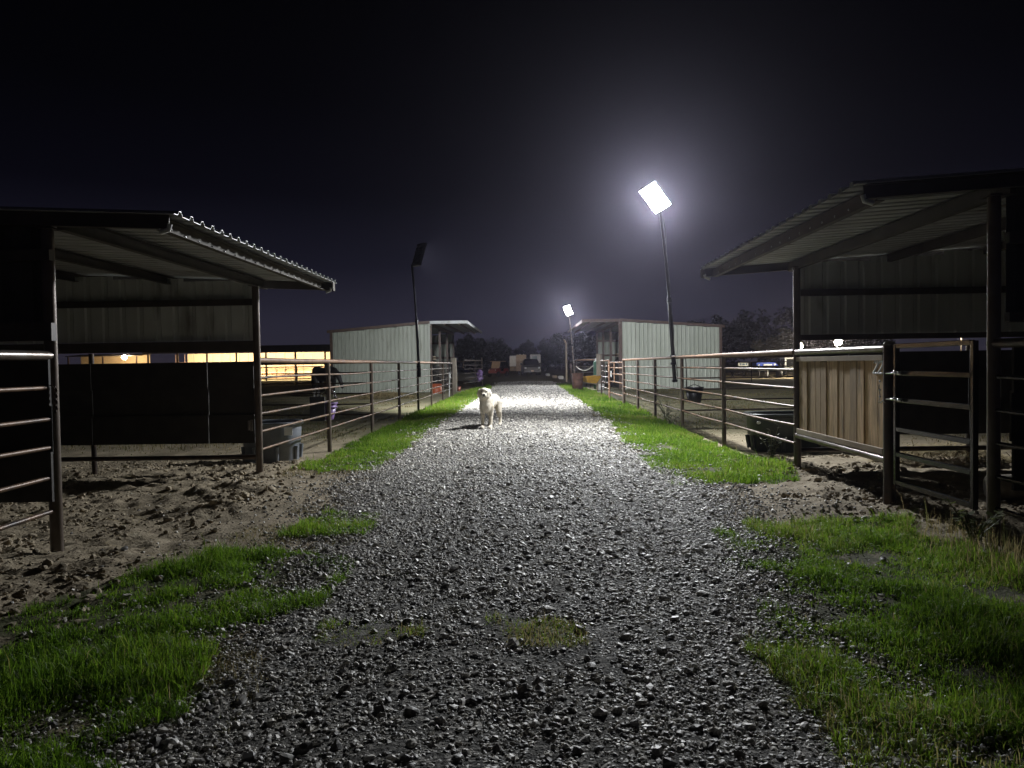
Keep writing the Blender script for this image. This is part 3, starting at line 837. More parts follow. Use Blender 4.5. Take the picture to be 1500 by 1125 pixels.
# the heavy post between the gates
root = thing("gate_post", "thick round-capped steel post between the wooden gate and the walk gate", "post", (3.38, 6.92, 0))
m = MB(); m.tube([(3.38, 6.93, -.3), (3.38, 6.93, 1.47)], .055, 16); part("post_pipe", m, DARKPIPE, root)
m = MB(); m.ell((3.38, 6.93, 1.47), (.057, .057, .04)); part("post_cap", m, STEEL, root)
m = MB(); m.tube([(3.325, 6.99, .93), (3.325, 6.94, .95), (3.325, 6.885, .93), (3.325, 6.94, .91), (3.325, 6.99, .93)], .009, 6); part("latch_ring", m, CHROME, root)

# walk gate of square tube
root = thing("walk_gate", "narrow six-bar steel tube walk gate between the two dark posts", "gate", (3.38, 6.2, 0))
g0, g1 = 5.63, 6.80
for y in (g0, g1):
    m = MB(); m.bbox((3.38, y, .83), (.042, .042, 1.28), .005); part("stile", m, GATESTEEL, root)
for z in (.215, .47, .70, .965, 1.21, 1.455):
    m = MB(); m.bbox((3.38, (g0 + g1) / 2, z), (.038, g1 - g0 - .043, .042), .005); part("bar", m, GATESTEEL, root)
for z in (.97, 1.21):
    m = MB()
    m.tube([(3.345, 6.72, z), (3.345, 6.95, z)], .014, 8); m.ell((3.335, 6.66, z), (.02, .03, .02)); m.ell((3.335, 6.74, z + .005), (.016, .024, .022))
    part("slide_latch", m, CHROME, root)

# ------------------------------------------------------------------ the two far barns
def far_barn(s, label, zc):
    root = thing("horse_barn", label, "barn", (s * 8, 46.5, 0))
    y0, y1, xf, xb, xe = 40.6, 53.6, 5.2, 10.6, 3.12
    zf, zbk = 3.66 + zc, 3.24 + zc
    sl = (zbk - zf) / (xb - xf)
    rz = lambda ax: zf + sl * (ax - xf) if ax > xf else zf - .02 * (xf - ax) / 2
    # gable walls
    for y, fullh in ((y0, True), (y1, False)):
        ax, j = xf, 0
        while ax < xb - .05:
            w = min(.914, xb - ax)
            m = MB()
            o = Vector((s * ax, y + .002 * (j % 2), -.15))
            top = rz(ax + w / 2) + .15 - .03
            m.corr(o, (s, 0, 0), (0, -1, 0), Vector((0, 0, top)), w, pitch=.23, h=.04, top=.03, base=.09)
            part("wall_sheet", m, SHEET, root)
            ax += .914; j += 1
    for z in (1.9, 2.95):
        m = MB(); m.box((s * (xf + xb) / 2, y1 - .06, z), (xb - xf - .1, .06, .14)); part("girt", m, BROWN, root)
    y, j = y0, 0
    while y < y1 - .05:
        w = min(.914, y1 - y)
        m = MB(); m.corr((s * (xb + .002 * (j % 2)), y, -.15), (0, 1, 0), (s, 0, 0), Vector((0, 0, zbk + .1)), w, pitch=.23, h=.026)
        part("wall_sheet", m, SHEET, root); y += .914; j += 1
    # roof over the stalls and the canopy over the front
    y, j = y0 - .12, 0
    while y < y1 + .1:
        w = min(.914, y1 + .12 - y)
        m = MB(); m.corr((s * xf, y, zf + .06 + .002 * (j % 2)), (0, 1, 0), (0, 0, 1), Vector((s * (xb + .25 - xf), 0, sl * (xb + .25 - xf))), w, pitch=.23, h=.03)
        part("roof_sheet", m, ROOFM, root)
        m = MB(); m.corr((s * (xf - .02), y, zf + .065 + .002 * (j % 2)), (0, 1, 0), (0, 0, 1), Vector((s * (xe - xf), 0, -.05)), w, pitch=.23, h=.03)
        part("canopy_sheet", m, ROOFM, root)
        y += .914; j += 1
    tr = BROWN if s > 0 else ROOFM
    m = MB(); a, b = Vector((s * xf, y0 - .14, zf + .05)), Vector((s * (xb + .27), y0 - .14, rz(xb + .27) + .05))
    d = b - a; an = math.atan2(d.z, d.x) if s > 0 else math.atan2(d.z, -d.x)
    m.box((a + b) / 2, (d.length, .03, .15), Matrix.Rotation(-an if s > 0 else an, 3, 'Y')); part("rake_trim", m, BROWN, root)
    m = MB(); m.box((s * (xf + xe) / 2, y0 - .14, zf + .03), (xf - xe - .004, .03, .16)); part("canopy_trim", m, tr, root)
    m = MB(); m.box((s * xe, (y0 + y1) / 2, zf + .0), (.03, y1 - y0 + .26, .16)); part("eave_trim", m, tr, root)
    for ax in (3.6, 4.4):
        m = MB(); m.box((s * ax, (y0 + y1) / 2, zf - .06), (.05, y1 - y0, .12)); part("purlin", m, BROWN, root)
    m = MB(); m.box((s * (xf - .05), (y0 + y1) / 2, zf - .07), (.07, y1 - y0, .2)); part("header_beam", m, BROWN, root)
    for y in (y0 + .05, 45.0, 49.2, y1 - .05):
        m = MB(); m.box((s * (xf - .01), y, zf / 2 - .15), (.13, .12, zf)); part("post", m, BROWN if s > 0 else DARKPIPE, root)
    m = MB(); m.box((s * (xb + .06), y0 - .05, zbk / 2), (.14, .1, zbk + .2)); part("corner_trim", m, BROWN, root)
    m = MB(); m.box((s * (xf + .06), y0 - .035, zf / 2), (.1, .03, zf + .1)); part("corner_trim", m, BROWN if s > 0 else SHEET, root)
    # stall dividers and fronts inside
    for y in (45.0, 49.2):
        for lo, hi in ((.1, .5), (.51, .9), (.91, 1.3)):
            m = MB(); m.box((s * (xf + xb) / 2, y, (lo + hi) / 2), (xb - xf - .3, .04, hi - lo)); part("stall_board", m, BOARD, root)
    m = MB(); m.box((s * (xf + .35), 43.2, 1.72), (.5, 1.4, .05)); m.box((s * (xf + .35), 43.2, 1.86), (.46, 1.2, .05)); part("shelf", m, BATTEN, root)
    return root
far_barn(-1, "pale ribbed metal barn with a light canopy left of the lane behind the dark horse", 0.02)
far_barn(1, "pale ribbed metal barn with brown trim right of the lane behind the rusty drum", -.02)

# ------------------------------------------------------------------ LED floodlights on poles
def head_frame(c, n, roll_):
    n = Vector(n).normalized()
    x = Vector((0, 0, 1)).cross(n).normalized(); y = n.cross(x)
    rx = x * math.cos(roll_) + y * math.sin(roll_); ry = n.cross(rx)
    return Matrix((rx, ry, n)).transposed()

def floodlight(label, base, clampz, neck, head, aim, w, h, power, rollv=0.0, bars=6, spread=170, z0=.9, pm=None):
    pm = pm or LAMPBLK
    root = thing("floodlight", label, "floodlight", (base[0], base[1], z0), group="portable LED floodlights on tall poles")
    b = Vector((base[0], base[1], z0)); nk = Vector(neck)
    mid = b.lerp(nk, .5) + Vector((.03, 0, 0))
    m = MB(); m.tube([b, b.lerp(nk, .25) + Vector((.015, 0, 0)), mid], .042, 12); part("pole", m, pm, root)
    m = MB(); m.tube([mid, mid.lerp(nk, .5) + Vector((.012, 0, 0)), nk], .032, 12); part("upper_pole", m, pm, root)
    m = MB(); m.tube([mid + Vector((0, 0, -.06)), mid + Vector((0, 0, .05))], .052, 12); part("pole_collar", m, LAMPBLK, root)
    for z in (clampz, clampz - .16, z0 + .03):
        c = b.lerp(nk, (z - z0) / (nk.z - z0))
        m = MB(); m.bbox(c, (.11, .13, .06), .012); part("clamp", m, CHROME if z == clampz else LAMPBLK, root)
    hc = Vector(head); n = (Vector(aim) - hc).normalized()
    mt = head_frame(hc, n, rollv)
    m = MB(); m.bbox(hc - n * .04, (w, h, .05), .012, mt)
    for q in (-1, 1):
        m.box(hc - n * .012 + mt @ Vector((q * (w / 2 - .006), 0, 0)), (.012, h, .05), mt); m.box(hc - n * .012 + mt @ Vector((0, q * (h / 2 - .006), 0)), (w - .024, .012, .05), mt)
    hd = part("lamp_head", m, LAMPBLK, root)
    for k in range(bars):                                          # LED modules side by side, each with cooling fins behind
        t = (k + .5) / bars - .5
        c = hc + mt @ Vector((0, t * h, 0))
        m = MB(); m.bbox(c - n * .008, (w * .88, h / bars * .78, .014), .004, mt); part("led_module", m, LED, hd)
        f = MB()
        for q in (-.36, -.12, .12, .36): f.box(c - n * .085 + mt @ Vector((q * w, 0, 0)), (.014, h / bars * .8, .055), mt)
        part("cooling_fin", f, LAMPBLK, hd)
    m = MB(); m.tube([b.lerp(nk, q) + Vector((.05 + .015 * math.sin(q * 23), -.03, 0)) for q in np.linspace(.02, .98, 14)], .009, 6); part('power_cable', m, BLACKP, root)
    m = MB(); m.tube([nk, nk.lerp(hc - n * .06, .6) + Vector((0, 0, -.02)), hc - n * .06], .022, 8); part("bracket", m, LAMPBLK, root)
    L_ = bpy.data.lights.new("lamp_light", 'AREA'); L_.shape = 'RECTANGLE'; L_.size = w; L_.size_y = h
    L_.energy = power; L_.color = (.95, .975, 1.0); L_.spread = math.radians(spread)
    lo = bpy.data.objects.new("lamp_light", L_); COL.objects.link(lo)
    mm = Matrix((mt.col[0], -mt.col[1], -mt.col[2])).transposed().to_4x4(); mm.translation = hc + n * .03
    lo.matrix_world = mm; lo.location = hc + n * .016
    return root
floodlight("lit LED floodlight on the nearest tall black pole clamped to the right fence", (3.30, 16.42), 1.47, (2.90, 15.72, 4.46), (2.72, 15.4, 4.73), (-.6, 9.6, .0), .44, .60, LAMP_MAIN, .42, spread=160)
floodlight("floodlight seen edge-on, leaning on a black pole at the left fence", (-3.30, 22.9), 1.48, (-3.46, 22.82, 4.46), (-3.22, 23.0, 4.78), (6.0, 31.0, .6), .42, .74, LAMP_BACK, .0, z0=1.0)
floodlight("distant lit floodlight on a pale pole beside the rusty drum", (2.98, 45.0), 1.5, (2.70, 45.2, 4.34), (2.63, 44.95, 4.56), (-.1, 35.5, .2), .44, .60, LAMP_FAR, .3, z0=.6, pm=STEEL)

# ------------------------------------------------------------------ animals: one continuous body each
def body(name, parts_, mat, parent, voxel, smooth_it=5, fuzz=0.0):
    """blobs and tapered limbs fused into one skin"""
    m = MB()
    for p in parts_:
        if p[0] == 'e':
            _, c, r, e = p if len(p) == 4 else (*p, (0, 0, 0))
            m.ell(c, r, Euler(e).to_matrix(), 20, 14)
        else:
            pts = p[1]
            fine, rr = [], []
            for i in range(len(pts) - 1):
                a, b = Vector(pts[i][:3]), Vector(pts[i + 1][:3])
                for q in np.linspace(0, 1, 6)[:-1]: fine.append(a.lerp(b, q)); rr.append(pts[i][3] * (1 - q) + pts[i + 1][3] * q)
            fine.append(Vector(pts[-1][:3])); rr.append(pts[-1][3])
            m.tube(fine, rr, 14)
            for q in pts: m.ell(q[:3], (q[3],) * 3, u=14, v=10)
    o = part(name, m, mat, parent)
    rm = o.modifiers.new("skin", 'REMESH'); rm.mode = 'VOXEL'; rm.voxel_size = voxel; rm.use_smooth_shade = True
    sm = o.modifiers.new("soften", 'SMOOTH'); sm.factor = .5; sm.iterations = smooth_it
    if fuzz:
        tx = bpy.data.textures.new(name + "_fuzz", 'CLOUDS'); tx.noise_scale = .05; tx.noise_depth = 2
        dm = o.modifiers.new("coat", 'DISPLACE'); dm.texture = tx; dm.strength = fuzz; dm.mid_level = .5
    return o

dog = thing("dog", "large white shaggy dog standing on the gravel facing the camera", "dog", (-.82, 15.33, HZ(-.82, 15.33) + .012), -.21, local=True)
dp = [('e', (0, .05, .52), (.15, .23, .19)), ('e', (0, .28, .555), (.145, .28, .155)), ('e', (0, .50, .575), (.12, .2, .125)), ('e', (0, .64, .54), (.14, .16, .165)),
      ('e', (0, -.08, .50), (.125, .11, .17)), ('e', (0, -.07, .60), (.135, .12, .13)),
      ('t', [(0, .02, .60, .15), (-.01, -.08, .68, .125), (-.015, -.14, .745, .105)]),
      ('e', (-.02, -.16, .765), (.108, .12, .098)), ('e', (-.02, -.12, .69), (.125, .11, .10)), ('e', (-.02, -.215, .80), (.075, .06, .055)),
      ('e', (-.025, -.255, .72), (.06, .09, .05), (.35, 0, 0)), ('e', (-.025, -.305, .712), (.046, .05, .038)), ('e', (-.025, -.26, .68), (.042, .075, .026)),
      ('e', (.098, -.135, .765), (.026, .05, .082), (0, -.32, 0)), ('e', (-.138, -.135, .765), (.026, .05, .082), (0, .32, 0))]
for sx in (-1, 1):
    x = sx * .082
    dp += [('t', [(x * 1.15, .02, .47, .068), (x * 1.1, .03, .27, .042), (x * 1.05, .0, .11, .034), (x, -.01, .05, .038)]), ('e', (x, -.045, .036), (.048, .072, .038)),
           ('t', [(x * 1.2, .63, .50, .105), (x * 1.4, .57, .33, .062), (x * 1.4, .72, .20, .038), (x * 1.4, .70, .06, .036)]), ('e', (x * 1.4, .66, .036), (.046, .07, .038))]
dp += [('t', [(0, .74, .56, .06), (.02, .86, .47, .075), (.03, .9, .32, .065), (.03, .87, .2, .03)])]
for sx in (-1, 1):       # toes
    for tx_ in (-.028, -.009, .01, .028): dp.append(('e', (sx * .082 + tx_, -.102 + abs(tx_) * .4, .024), (.013, .025, .02)))
def look(c, a=.26):                     # the head turned towards the camera
    if c[1] > -.1 or c[2] < .66: return c
    x, y = c[0], c[1] + .08
    return (x * math.cos(a) - y * math.sin(a), x * math.sin(a) + y * math.cos(a) - .08, c[2])
dp = [(p[0], look(p[1]), *p[2:]) if p[0] == 'e' else p for p in dp]
db = body("dog_body", dp, HAIRW, dog, .011, 4, .012)
m = MB(); m.ell(look((-.025, -.356, .722)), (.03, .02, .024)); part("nose", m, NOSE, dog)
for sx in (-1, 1):
    m = MB(); m.ell(look((-.022 + sx * .046, -.272, .785)), (.016, .012, .013)); part("eye", m, NOSE, dog)
m = MB(); m.tube([look(q) for q in ((-.065, -.30, .672), (-.045, -.335, .682), (-.025, -.35, .69), (-.005, -.335, .682), (.015, -.30, .672))], .006, 6); part("mouth", m, NOSE, dog)

def make_horse(label, loc, rz, grazing=True, socks=True):
    h = thing("horse", label, "horse", loc, rz, local=True)
    hp = [('e', (0, 0, 1.12), (.62, .28, .32)), ('e', (-.52, 0, 1.20), (.34, .28, .32)), ('e', (.48, 0, 1.15), (.32, .25, .36)), ('e', (.38, 0, 1.38), (.25, .11, .14)), ('e', (.66, 0, 1.06), (.18, .2, .24))]
    if grazing:
        nk = [(.55, 0, 1.26, .24), (.86, .02, 1.20, .175), (1.08, .03, 1.06, .13)]
        hd = [(1.10, .03, 1.04, .13), (1.22, .04, .84, .105), (1.32, .05, .62, .072), (1.345, .05, .54, .07)]
        ear, mane = [(1.10, 1.18), (1.15, 1.26)], [(.5, 1.47), (.8, 1.38), (1.08, 1.2)]
    else:
        nk = [(.55, 0, 1.28, .24), (.80, 0, 1.52, .175), (.98, 0, 1.70, .13)]
        hd = [(.98, 0, 1.72, .13), (1.14, 0, 1.6, .10), (1.32, 0, 1.44, .072), (1.38, 0, 1.40, .07)]
        ear, mane = [(.96, 1.84), (.96, 1.93)], [(.48, 1.5), (.72, 1.72), (.92, 1.85)]
    hp += [('t', nk), ('t', hd), ('e', (nk[2][0] + .04, .03, nk[2][2] - .06), (.11, .075, .13))]
    for sx in (-1, 1):
        hp += [('t', [(ear[0][0], sx * .06 + .03, ear[0][1], .035), (ear[1][0], sx * .075 + .03, ear[1][1], .012)])]
        y = sx * .14; f = .05 * sx
        hp += [('t', [(.50 + f, y, .95, .14), (.53 + f, y * .95, .60, .075), (.535 + f, y * .95, .50, .062), (.53 + f, y * .95, .16, .043), (.56 + f, y * .95, .09, .05)]), ('e', (.575 + f, y * .95, .045), (.075, .062, .05)),
               ('t', [(-.58 - f, y, 1.0, .2), (-.47 - f, y * 1.05, .74, .115), (-.70 - f, y, .53, .066), (-.67 - f, y, .18, .045), (-.63 - f, y, .09, .052)]), ('e', (-.615 - f, y, .045), (.075, .062, .05))]
    body("horse_body", hp, HORSE, h, .024, 5)
    m = MB(); m.tube([(-.83, 0, 1.34, ), (-.93, 0, 1.18), (-.97, 0, .85), (-.95, .02, .5), (-.93, .02, .36)], [.05, .065, .085, .07, .02], 10); part("tail", m, HORSE, h)
    m = MB(); m.tube([(a, .02 + .05, b) for a, b in mane], [.03, .05, .035], 8); part("mane", m, HORSE, h)
    if socks:
        for x, y in ((.585, .133), (.485, -.133), (-.70, .14), (-.60, -.14)):
            m = MB(); m.tube([(x - .03, y, .30), (x - .025, y, .16), (x, y, .08)], [.047, .049, .058], 12); part("white_sock", m, SOCK, h)
    for sx in (-1, 1):
        e = hd[1]; m = MB(); m.ell((e[0] - .02, e[1] + sx * .088, e[2] + .06), (.022, .014, .02)); part("eye", m, NOSE, h)
    return h
make_horse("black horse with white socks lowering its head beside the pale barn wall", (-9.35, 34.2, HZ(-9.35, 34.2)), -.72)
make_horse("dark horse standing inside the right barn behind the orange gate", (6.6, 44.3, HZ(6.6, 44.3)), 2.75, grazing=False, socks=False)

# ------------------------------------------------------------------ tubs and buckets
def stock_tub(label, c, rz, mat, sx, sy, h=.63):
    t = thing("water_tub", label, "water tub", (*c, HZ(*c) - .02), rz, local=True)
    m = MB()
    m.lathe([(.02, .012), (.80, .0), (.84, .03), (.86, .26), (.885, .27), (.90, .285), (.93, h - .05)], 40, sx=sx, sy=sy, sq=3.2)
    m.lathe([(.88, h - .05), (.83, .08), (.02, .07)], 40, sx=sx, sy=sy, sq=3.2)
    part("tub_wall", m, mat, t)
    m = MB(); m.lathe([(.92, h - .06), (.985, h - .055), (1.0, h - .02), (.975, h), (.90, h), (.87, h - .03)], 40, sx=sx, sy=sy, sq=3.2); part("rim", m, mat, t)
    n_ = 0
    for a in np.linspace(0, 2 * PI, 9)[:-1] + .39:
        ca, sa = math.cos(a), math.sin(a); q = (abs(ca) ** 3.2 + abs(sa) ** 3.2) ** (-1 / 3.2)
        m = MB()
        m.tube([(ca * q * sx * .87, sa * q * sy * .87, .05), (ca * q * sx * .905, sa * q * sy * .905, .26)], [.03, .035], 8)
        part("rib", m, mat, t); n_ += 1
    w = MB(); w.lathe([(.0, .0), (.90, .0)], 32, sx=sx, sy=sy, sq=3.2, c=(0, 0, h - .16)); part("water", w, GLASS, t)
    return t
tb = stock_tub("gray rubber water tub behind the left fence by the shelter post", (-3.93, 11.35), .06, GREYTUB, .45, .42)
lb = MB(); lb.box((.345, -.392, .50), (.12, .006, .12)); part("paper_label", lb, WHITE, tb)
tb = stock_tub("dark green rubber water tub behind the right fence by the wooden gate", (4.30, 11.95), -.05, GREENTUB, .78, .46)
lb = MB(); lb.ell((-.66, -.415, .50), (.035, .006, .025)); part("embossed_badge", lb, WHITE, tb)

def bucket(label, loc, rz, mat, h, rt_, rb, bail=None, handle_mat=CHROME, ring=True, group=None, cat="bucket", name="bucket"):
    b = thing(name, label, cat, loc, rz, group, local=True)
    m = MB(); m.lathe([(.005, .0), (rb, .0), (rb + .003, .01), (rt_ - .008, h - .01), (rt_ - .012, h - .012), (rb - .004, .012), (.005, .012)], 24); part("bucket_wall", m, mat, b)
    m = MB(); m.lathe([(rt_ - .012, h - .02), (rt_ + .008, h - .02), (rt_ + .008, h), (rt_ - .012, h), (rt_ - .012, h - .02)], 24)
    if ring: m.lathe([(rt_ - .02, h - .085), (rt_ + .002, h - .085), (rt_ + .002, h - .075), (rt_ - .02, h - .075)], 24)
    part("rim", m, mat, b)
    if bail:
        pts = [(math.cos(a) * rt_, 0, h - .02 + math.sin(a) * bail) for a in np.linspace(0, PI, 15)]
        m = MB(); m.tube(pts, .004, 6); part("bail_handle", m, handle_mat, b)
    return b
bucket("purple bucket hanging beside the second post of the left fence", (-3.47, 12.95, .42), .4, PURPLE, .30, .15, .075, .26)
m = MB()
m.box((-3.62, 12.75, .62), (.26, .02, .42)); m.box((-3.62, 12.79, .62), (.24, .05, .40))
single("mineral_feeder", m, BLACKP, "flat dark feeder hanging on the fence beside the purple bucket", "feeder")
b = bucket("black rubber bucket hanging from a strap on the right fence", (3.62, 15.95, .46), .3, BLACKP, .34, .20, .13, .0)
m = MB(); m.tube([(-.18, 0, .33), (-.19, -.02, .62), (-.26, -.1, 1.0)], .009, 6); m.tube([(-.18, 0, .33), (.0, .0, .40), (.18, 0, .33)], .007, 6); part("strap", m, LAMPBLK, b)
bucket("orange tub on the ground by the fence in front of the left barn", (-4.65, 38.5, HZ(-4.65, 38.5)), .2, ORANGE, .50, .34, .27)
bucket("low orange feed pan beside the gray wooden post", (-4.0, 42.3, HZ(-4.0, 42.3)), .2, ORANGE, .24, .30, .25, ring=False, cat="feed pan", name="feed_pan")

# rusty drum with its ribs, and what stands round it
t = thing("rusty_drum", "brown rusty open steel drum standing in the grass at the lane edge", "drum", (2.78, 39.6, HZ(2.78, 39.6)), 0, local=True)
m = MB(); m.lathe([(.02, .0), (.29, .0), (.292, .29), (.305, .30), (.292, .31), (.292, .58), (.305, .59), (.292, .60), (.29, .9), (.275, .9), (.27, .1), (.02, .1)], 28); part("drum_shell", m, RUSTDRUM, t)
m = MB(); m.lathe([(.285, .885), (.305, .885), (.305, .91), (.28, .91)], 28); part("rim", m, RUSTDRUM, t)

wb = thing("wheelbarrow", "yellow wheelbarrow parked behind the rusty drum by the barn", "wheelbarrow", (3.55, 40.4, HZ(3.55, 40.4)), .45, local=True)
bm = bmesh.new()
top = [(-.46, -.36, .72), (.52, -.30, .78), (.52, .30, .78), (-.46, .36, .72)]; bot = [(-.30, -.22, .40), (.26, -.20, .36), (.26, .20, .36), (-.30, .22, .40)]
tv = [bm.verts.new(p) for p in top]; bv = [bm.verts.new(p) for p in bot]
for i in range(4): bm.faces.new((tv[i], tv[(i + 1) % 4], bv[(i + 1) % 4], bv[i]))
bm.faces.new(bv)
bmesh.ops.recalc_face_normals(bm, faces=bm.faces[:])
bmesh.ops.solidify(bm, geom=bm.faces[:], thickness=.012)
m = MB(); m.bm(bm); part("tray", m, YELLOW, wb)
m = MB(); m.tube([(*top[0],), (*top[1],), (*top[2],), (*top[3],), (*top[0],)], .014, 8); part("tray_rim", m, YELLOW, wb)
for sy in (-1, 1):
    m = MB(); m.tube([(-1.0, sy * .30, .62), (-.5, sy * .27, .42), (.3, sy * .16, .33), (.66, sy * .06, .20)], .022, 8); part("handle", m, WOODPOST, wb)
    m = MB(); m.tube([(-.42, sy * .25, .40), (-.50, sy * .24, .02), (-.22, sy * .22, .02), (-.10, sy * .21, .36)], .014, 8); part("leg", m, LAMPBLK, wb)
m = MB()
for a in range(24):
    a0, a1 = a * PI / 12, (a + 1) * PI / 12
    m.tube([(.66 + .16 * math.cos(a0), 0, .20 + .16 * math.sin(a0)), (.66 + .16 * math.cos(a1), 0, .20 + .16 * math.sin(a1))], .04, 8, cap=False)
wh = part("wheel", m, TYRE, wb)
m = MB(); m.tube([(.66, -.05, .2), (.66, .05, .2)], .09, 12); part("rim", m, WHITE, wh)

m = MB(); m.lathe([(.02, .0), (.19, .0), (.20, .1), (.215, .9), (.16, 1.0), (.15, 1.06), (.02, 1.06)], 20)
t = thing("green_barrel", "tall green plastic barrel leaning beside the gray post at the right barn", "barrel", (4.12, 42.2, HZ(4.12, 42.2)), 0, local=True)
m2 = MB(); m2.lathe([(.02, .0), (.24, .0), (.25, .05), (.25, 1.5), (.20, 1.6), (.02, 1.6)], 24); part("barrel_wall", m2, GREEN, t)
m2 = MB(); m2.lathe([(.14, 1.6), (.15, 1.6), (.15, 1.72), (.02, 1.73)], 18); part("lid", m2, WHITE, t)
def wood_post(label, x, y, h, r):
    m = MB(); m.tube([(x, y, HZ(x, y) - .2), (x + .02, y, h * .5), (x, y, h)], [r * 1.08, r, r * .95], 14)
    return single("wooden_post", m, WOODPOST, label, "post")
wood_post("thick gray wooden post in front of the right barn next to the orange gate", 4.06, 40.6, 1.85, .19)
wood_post("thick gray wooden post at the end of the left fence beside the barn", -3.95, 40.6, 1.75, .17)
m = MB(); m.lathe([(.02, .0), (.17, .0), (.17, .33), (.02, .33)], 14, c=(4.12, 40.2, HZ(4.12, 40.2)))
single("white_pail", m, WHITE, "small white pail at the foot of the gray post on the right", "pail")

# chain-hung rope from the pale pole to the barrel
pts = []
for q in np.linspace(0, 1, 17):
    pts.append((3.02 + 1.0 * q, 44.2 - 1.5 * q, 1.18 - .42 * 4 * q * (1 - q) * .8 + .18 * q))
m = MB(); m.tube(pts, .02, 8); single("hanging_rope", m, ROPE, "white rope sagging between the pale pole and the green barrel", "rope")

# orange walk-through gate and its dark neighbour
t = thing("orange_gate", "narrow rusty orange gate with crossbars standing before the right barn", "gate", (3.5, 27.6, 0))
ga, gb = Vector((3.42, 25.75, 0)), Vector((3.34, 29.6, 0))
for q in (0, 1):
    p = ga.lerp(gb, q); m = MB(); m.tube([(p.x, p.y, -.15), (p.x, p.y, 1.42)], .042, 10); part("stile", m, TOPRUST, t)
for z in (.18, .62, .92, 1.16, 1.36):
    m = MB(); m.tube([ga + Vector((0, 0, z)), gb + Vector((0, 0, z))], .026, 8); part("bar", m, TOPRUST, t)
p = ga.lerp(gb, .62); m = MB(); m.tube([(p.x, p.y, .62), (p.x, p.y, 1.36)], .024, 8); part("upright", m, TOPRUST, t)
p = ga.lerp(gb, .8); m = MB(); m.box((p.x - .03, p.y, .92), (.012, .16, .24)); part("white_tag", m, WHITE, t)
t2 = pipe_fence("short dark fence between the orange gate and the gray wooden post", [(3.34, 29.65), (3.42, 33.4)], first=False, top=TOPRUST)
t3 = pipe_fence("pale pipe fence from the pale pole to the gray post by the wheelbarrow", [(3.1, 46.0), (4.1, 43.2)], top=TOPRUST, rail=STEEL, zr=(.4, .8, 1.15), ztop=1.55)
# left end of the fence: gate panels and the round-pen panel
pipe_fence("pale stall-run panel at the end of the left fence before the barn", [(-3.4, 33.9), (-4.1, 37.0), (-4.9, 40.4)], first=False, last=False, top=STEEL, rail=STEEL)
pipe_fence("pale pipe panel right of the gray wooden post on the left side", [(-3.4, 41.2), (-2.7, 46.0), (-3.4, 50.0)], first=False, top=STEEL, rail=STEEL, zr=(.35, .62, .88, 1.12, 1.35), ztop=1.62)
m = MB()
for k in range(9): m.ell((-2.80 + .1 * math.sin(k * 2.3), 45.3 + .06 * math.cos(k * 3), .95 - k * .07), (.14 - .006 * k, .09, .11), u=10, v=7)
o = single("hay_net", m, PURPLE, "purple hay net hanging on the pale panel by the gray wooden post", "hay net")
rm = o.modifiers.new("skin", 'REMESH'); rm.mode = 'VOXEL'; rm.voxel_size = .025; rm.use_smooth_shade = True
m = MB(); m.tube([(-3.5, 33.75, -.1), (-3.48, 33.8, .9), (-3.44, 33.6, 1.0), (-3.40, 33.4, .75)], [.016, .016, .03, .03], 8)
single("white_hose_hook", m, WHITE, "white bent hook at the end post of the left fence", "hook")

# heap of hay in the left paddock, and straw lying in the right stall
def straw_heap(name, label, c, rx, ry, h, n, ln=.22, mat=HAY):
    a = rng.uniform(0, 2 * PI, n); q = np.sqrt(rng.random(n))
    x, y = c[0] + np.cos(a) * q * rx, c[1] + np.sin(a) * q * ry
    z = Hgt(x, y) + h * (1 - q * q) * rng.uniform(.5, 1.0, n)
    t = rng.uniform(0, 2 * PI, n); e = rng.normal(0, .3, n)
    d = np.stack([np.cos(t), np.sin(t), e], -1) * (ln * rng.uniform(.5, 1.2, n))[:, None]
    w = np.stack([-np.sin(t), np.cos(t), np.zeros(n)], -1) * .006
    p = np.stack([x, y, z + .02], -1)
    co = np.stack([p - d / 2 - w, p - d / 2 + w, p + d / 2 + w, p + d / 2 - w], 1).reshape(-1, 3)
    f = np.arange(n * 4).reshape(-1, 4)
    o = mesh_np(name, co, f, mat)
    return tag(o, label, "hay")
straw_heap("hay_heap", "loose heap of dry hay on the ground before the left barn wall", (-6.3, 33.5), 1.3, 1.2, .28, 2600, .3)
straw_heap("hay_heap", "scatter of straw and weeds inside the dark right stall", (5.4, 9.7), .9, .5, .22, 1500, .25)

n = 1500
x, y = rng.uniform(-7.5, -2.4, n), rng.uniform(4.5, 11, n)
k = rng.random(n) < np.clip((fbm(x * .9, y * .9 + 30, 3) - .42) * 5, 0, 1)
x, y = x[k], y[k]; n = len(x)
t_ = rng.uniform(0, 2 * PI, n); ln_ = rng.uniform(.04, .13, n)
d_ = np.stack([np.cos(t_), np.sin(t_), rng.normal(0, .12, n)], -1) * ln_[:, None]
w_ = np.stack([-np.sin(t_), np.cos(t_), np.zeros(n)], -1) * .003
p_ = np.stack([x, y, Hgt(x, y) + .012], -1)
mesh_np("straw_litter", np.stack([p_ - d_ / 2 - w_, p_ - d_ / 2 + w_, p_ + d_ / 2 + w_, p_ + d_ / 2 - w_], 1).reshape(-1, 3), np.arange(n * 4).reshape(-1, 4), HAY, "stuff")

# a log lying in the right stall
m = MB(); m.tube([(4.4, 7.1, .10), (5.2, 7.0, .12), (6.2, 6.95, .10)], [.12, .13, .11], 12)
single("log", m, WOODPOST, "short gray log lying on the ground behind the walk gate", "log")

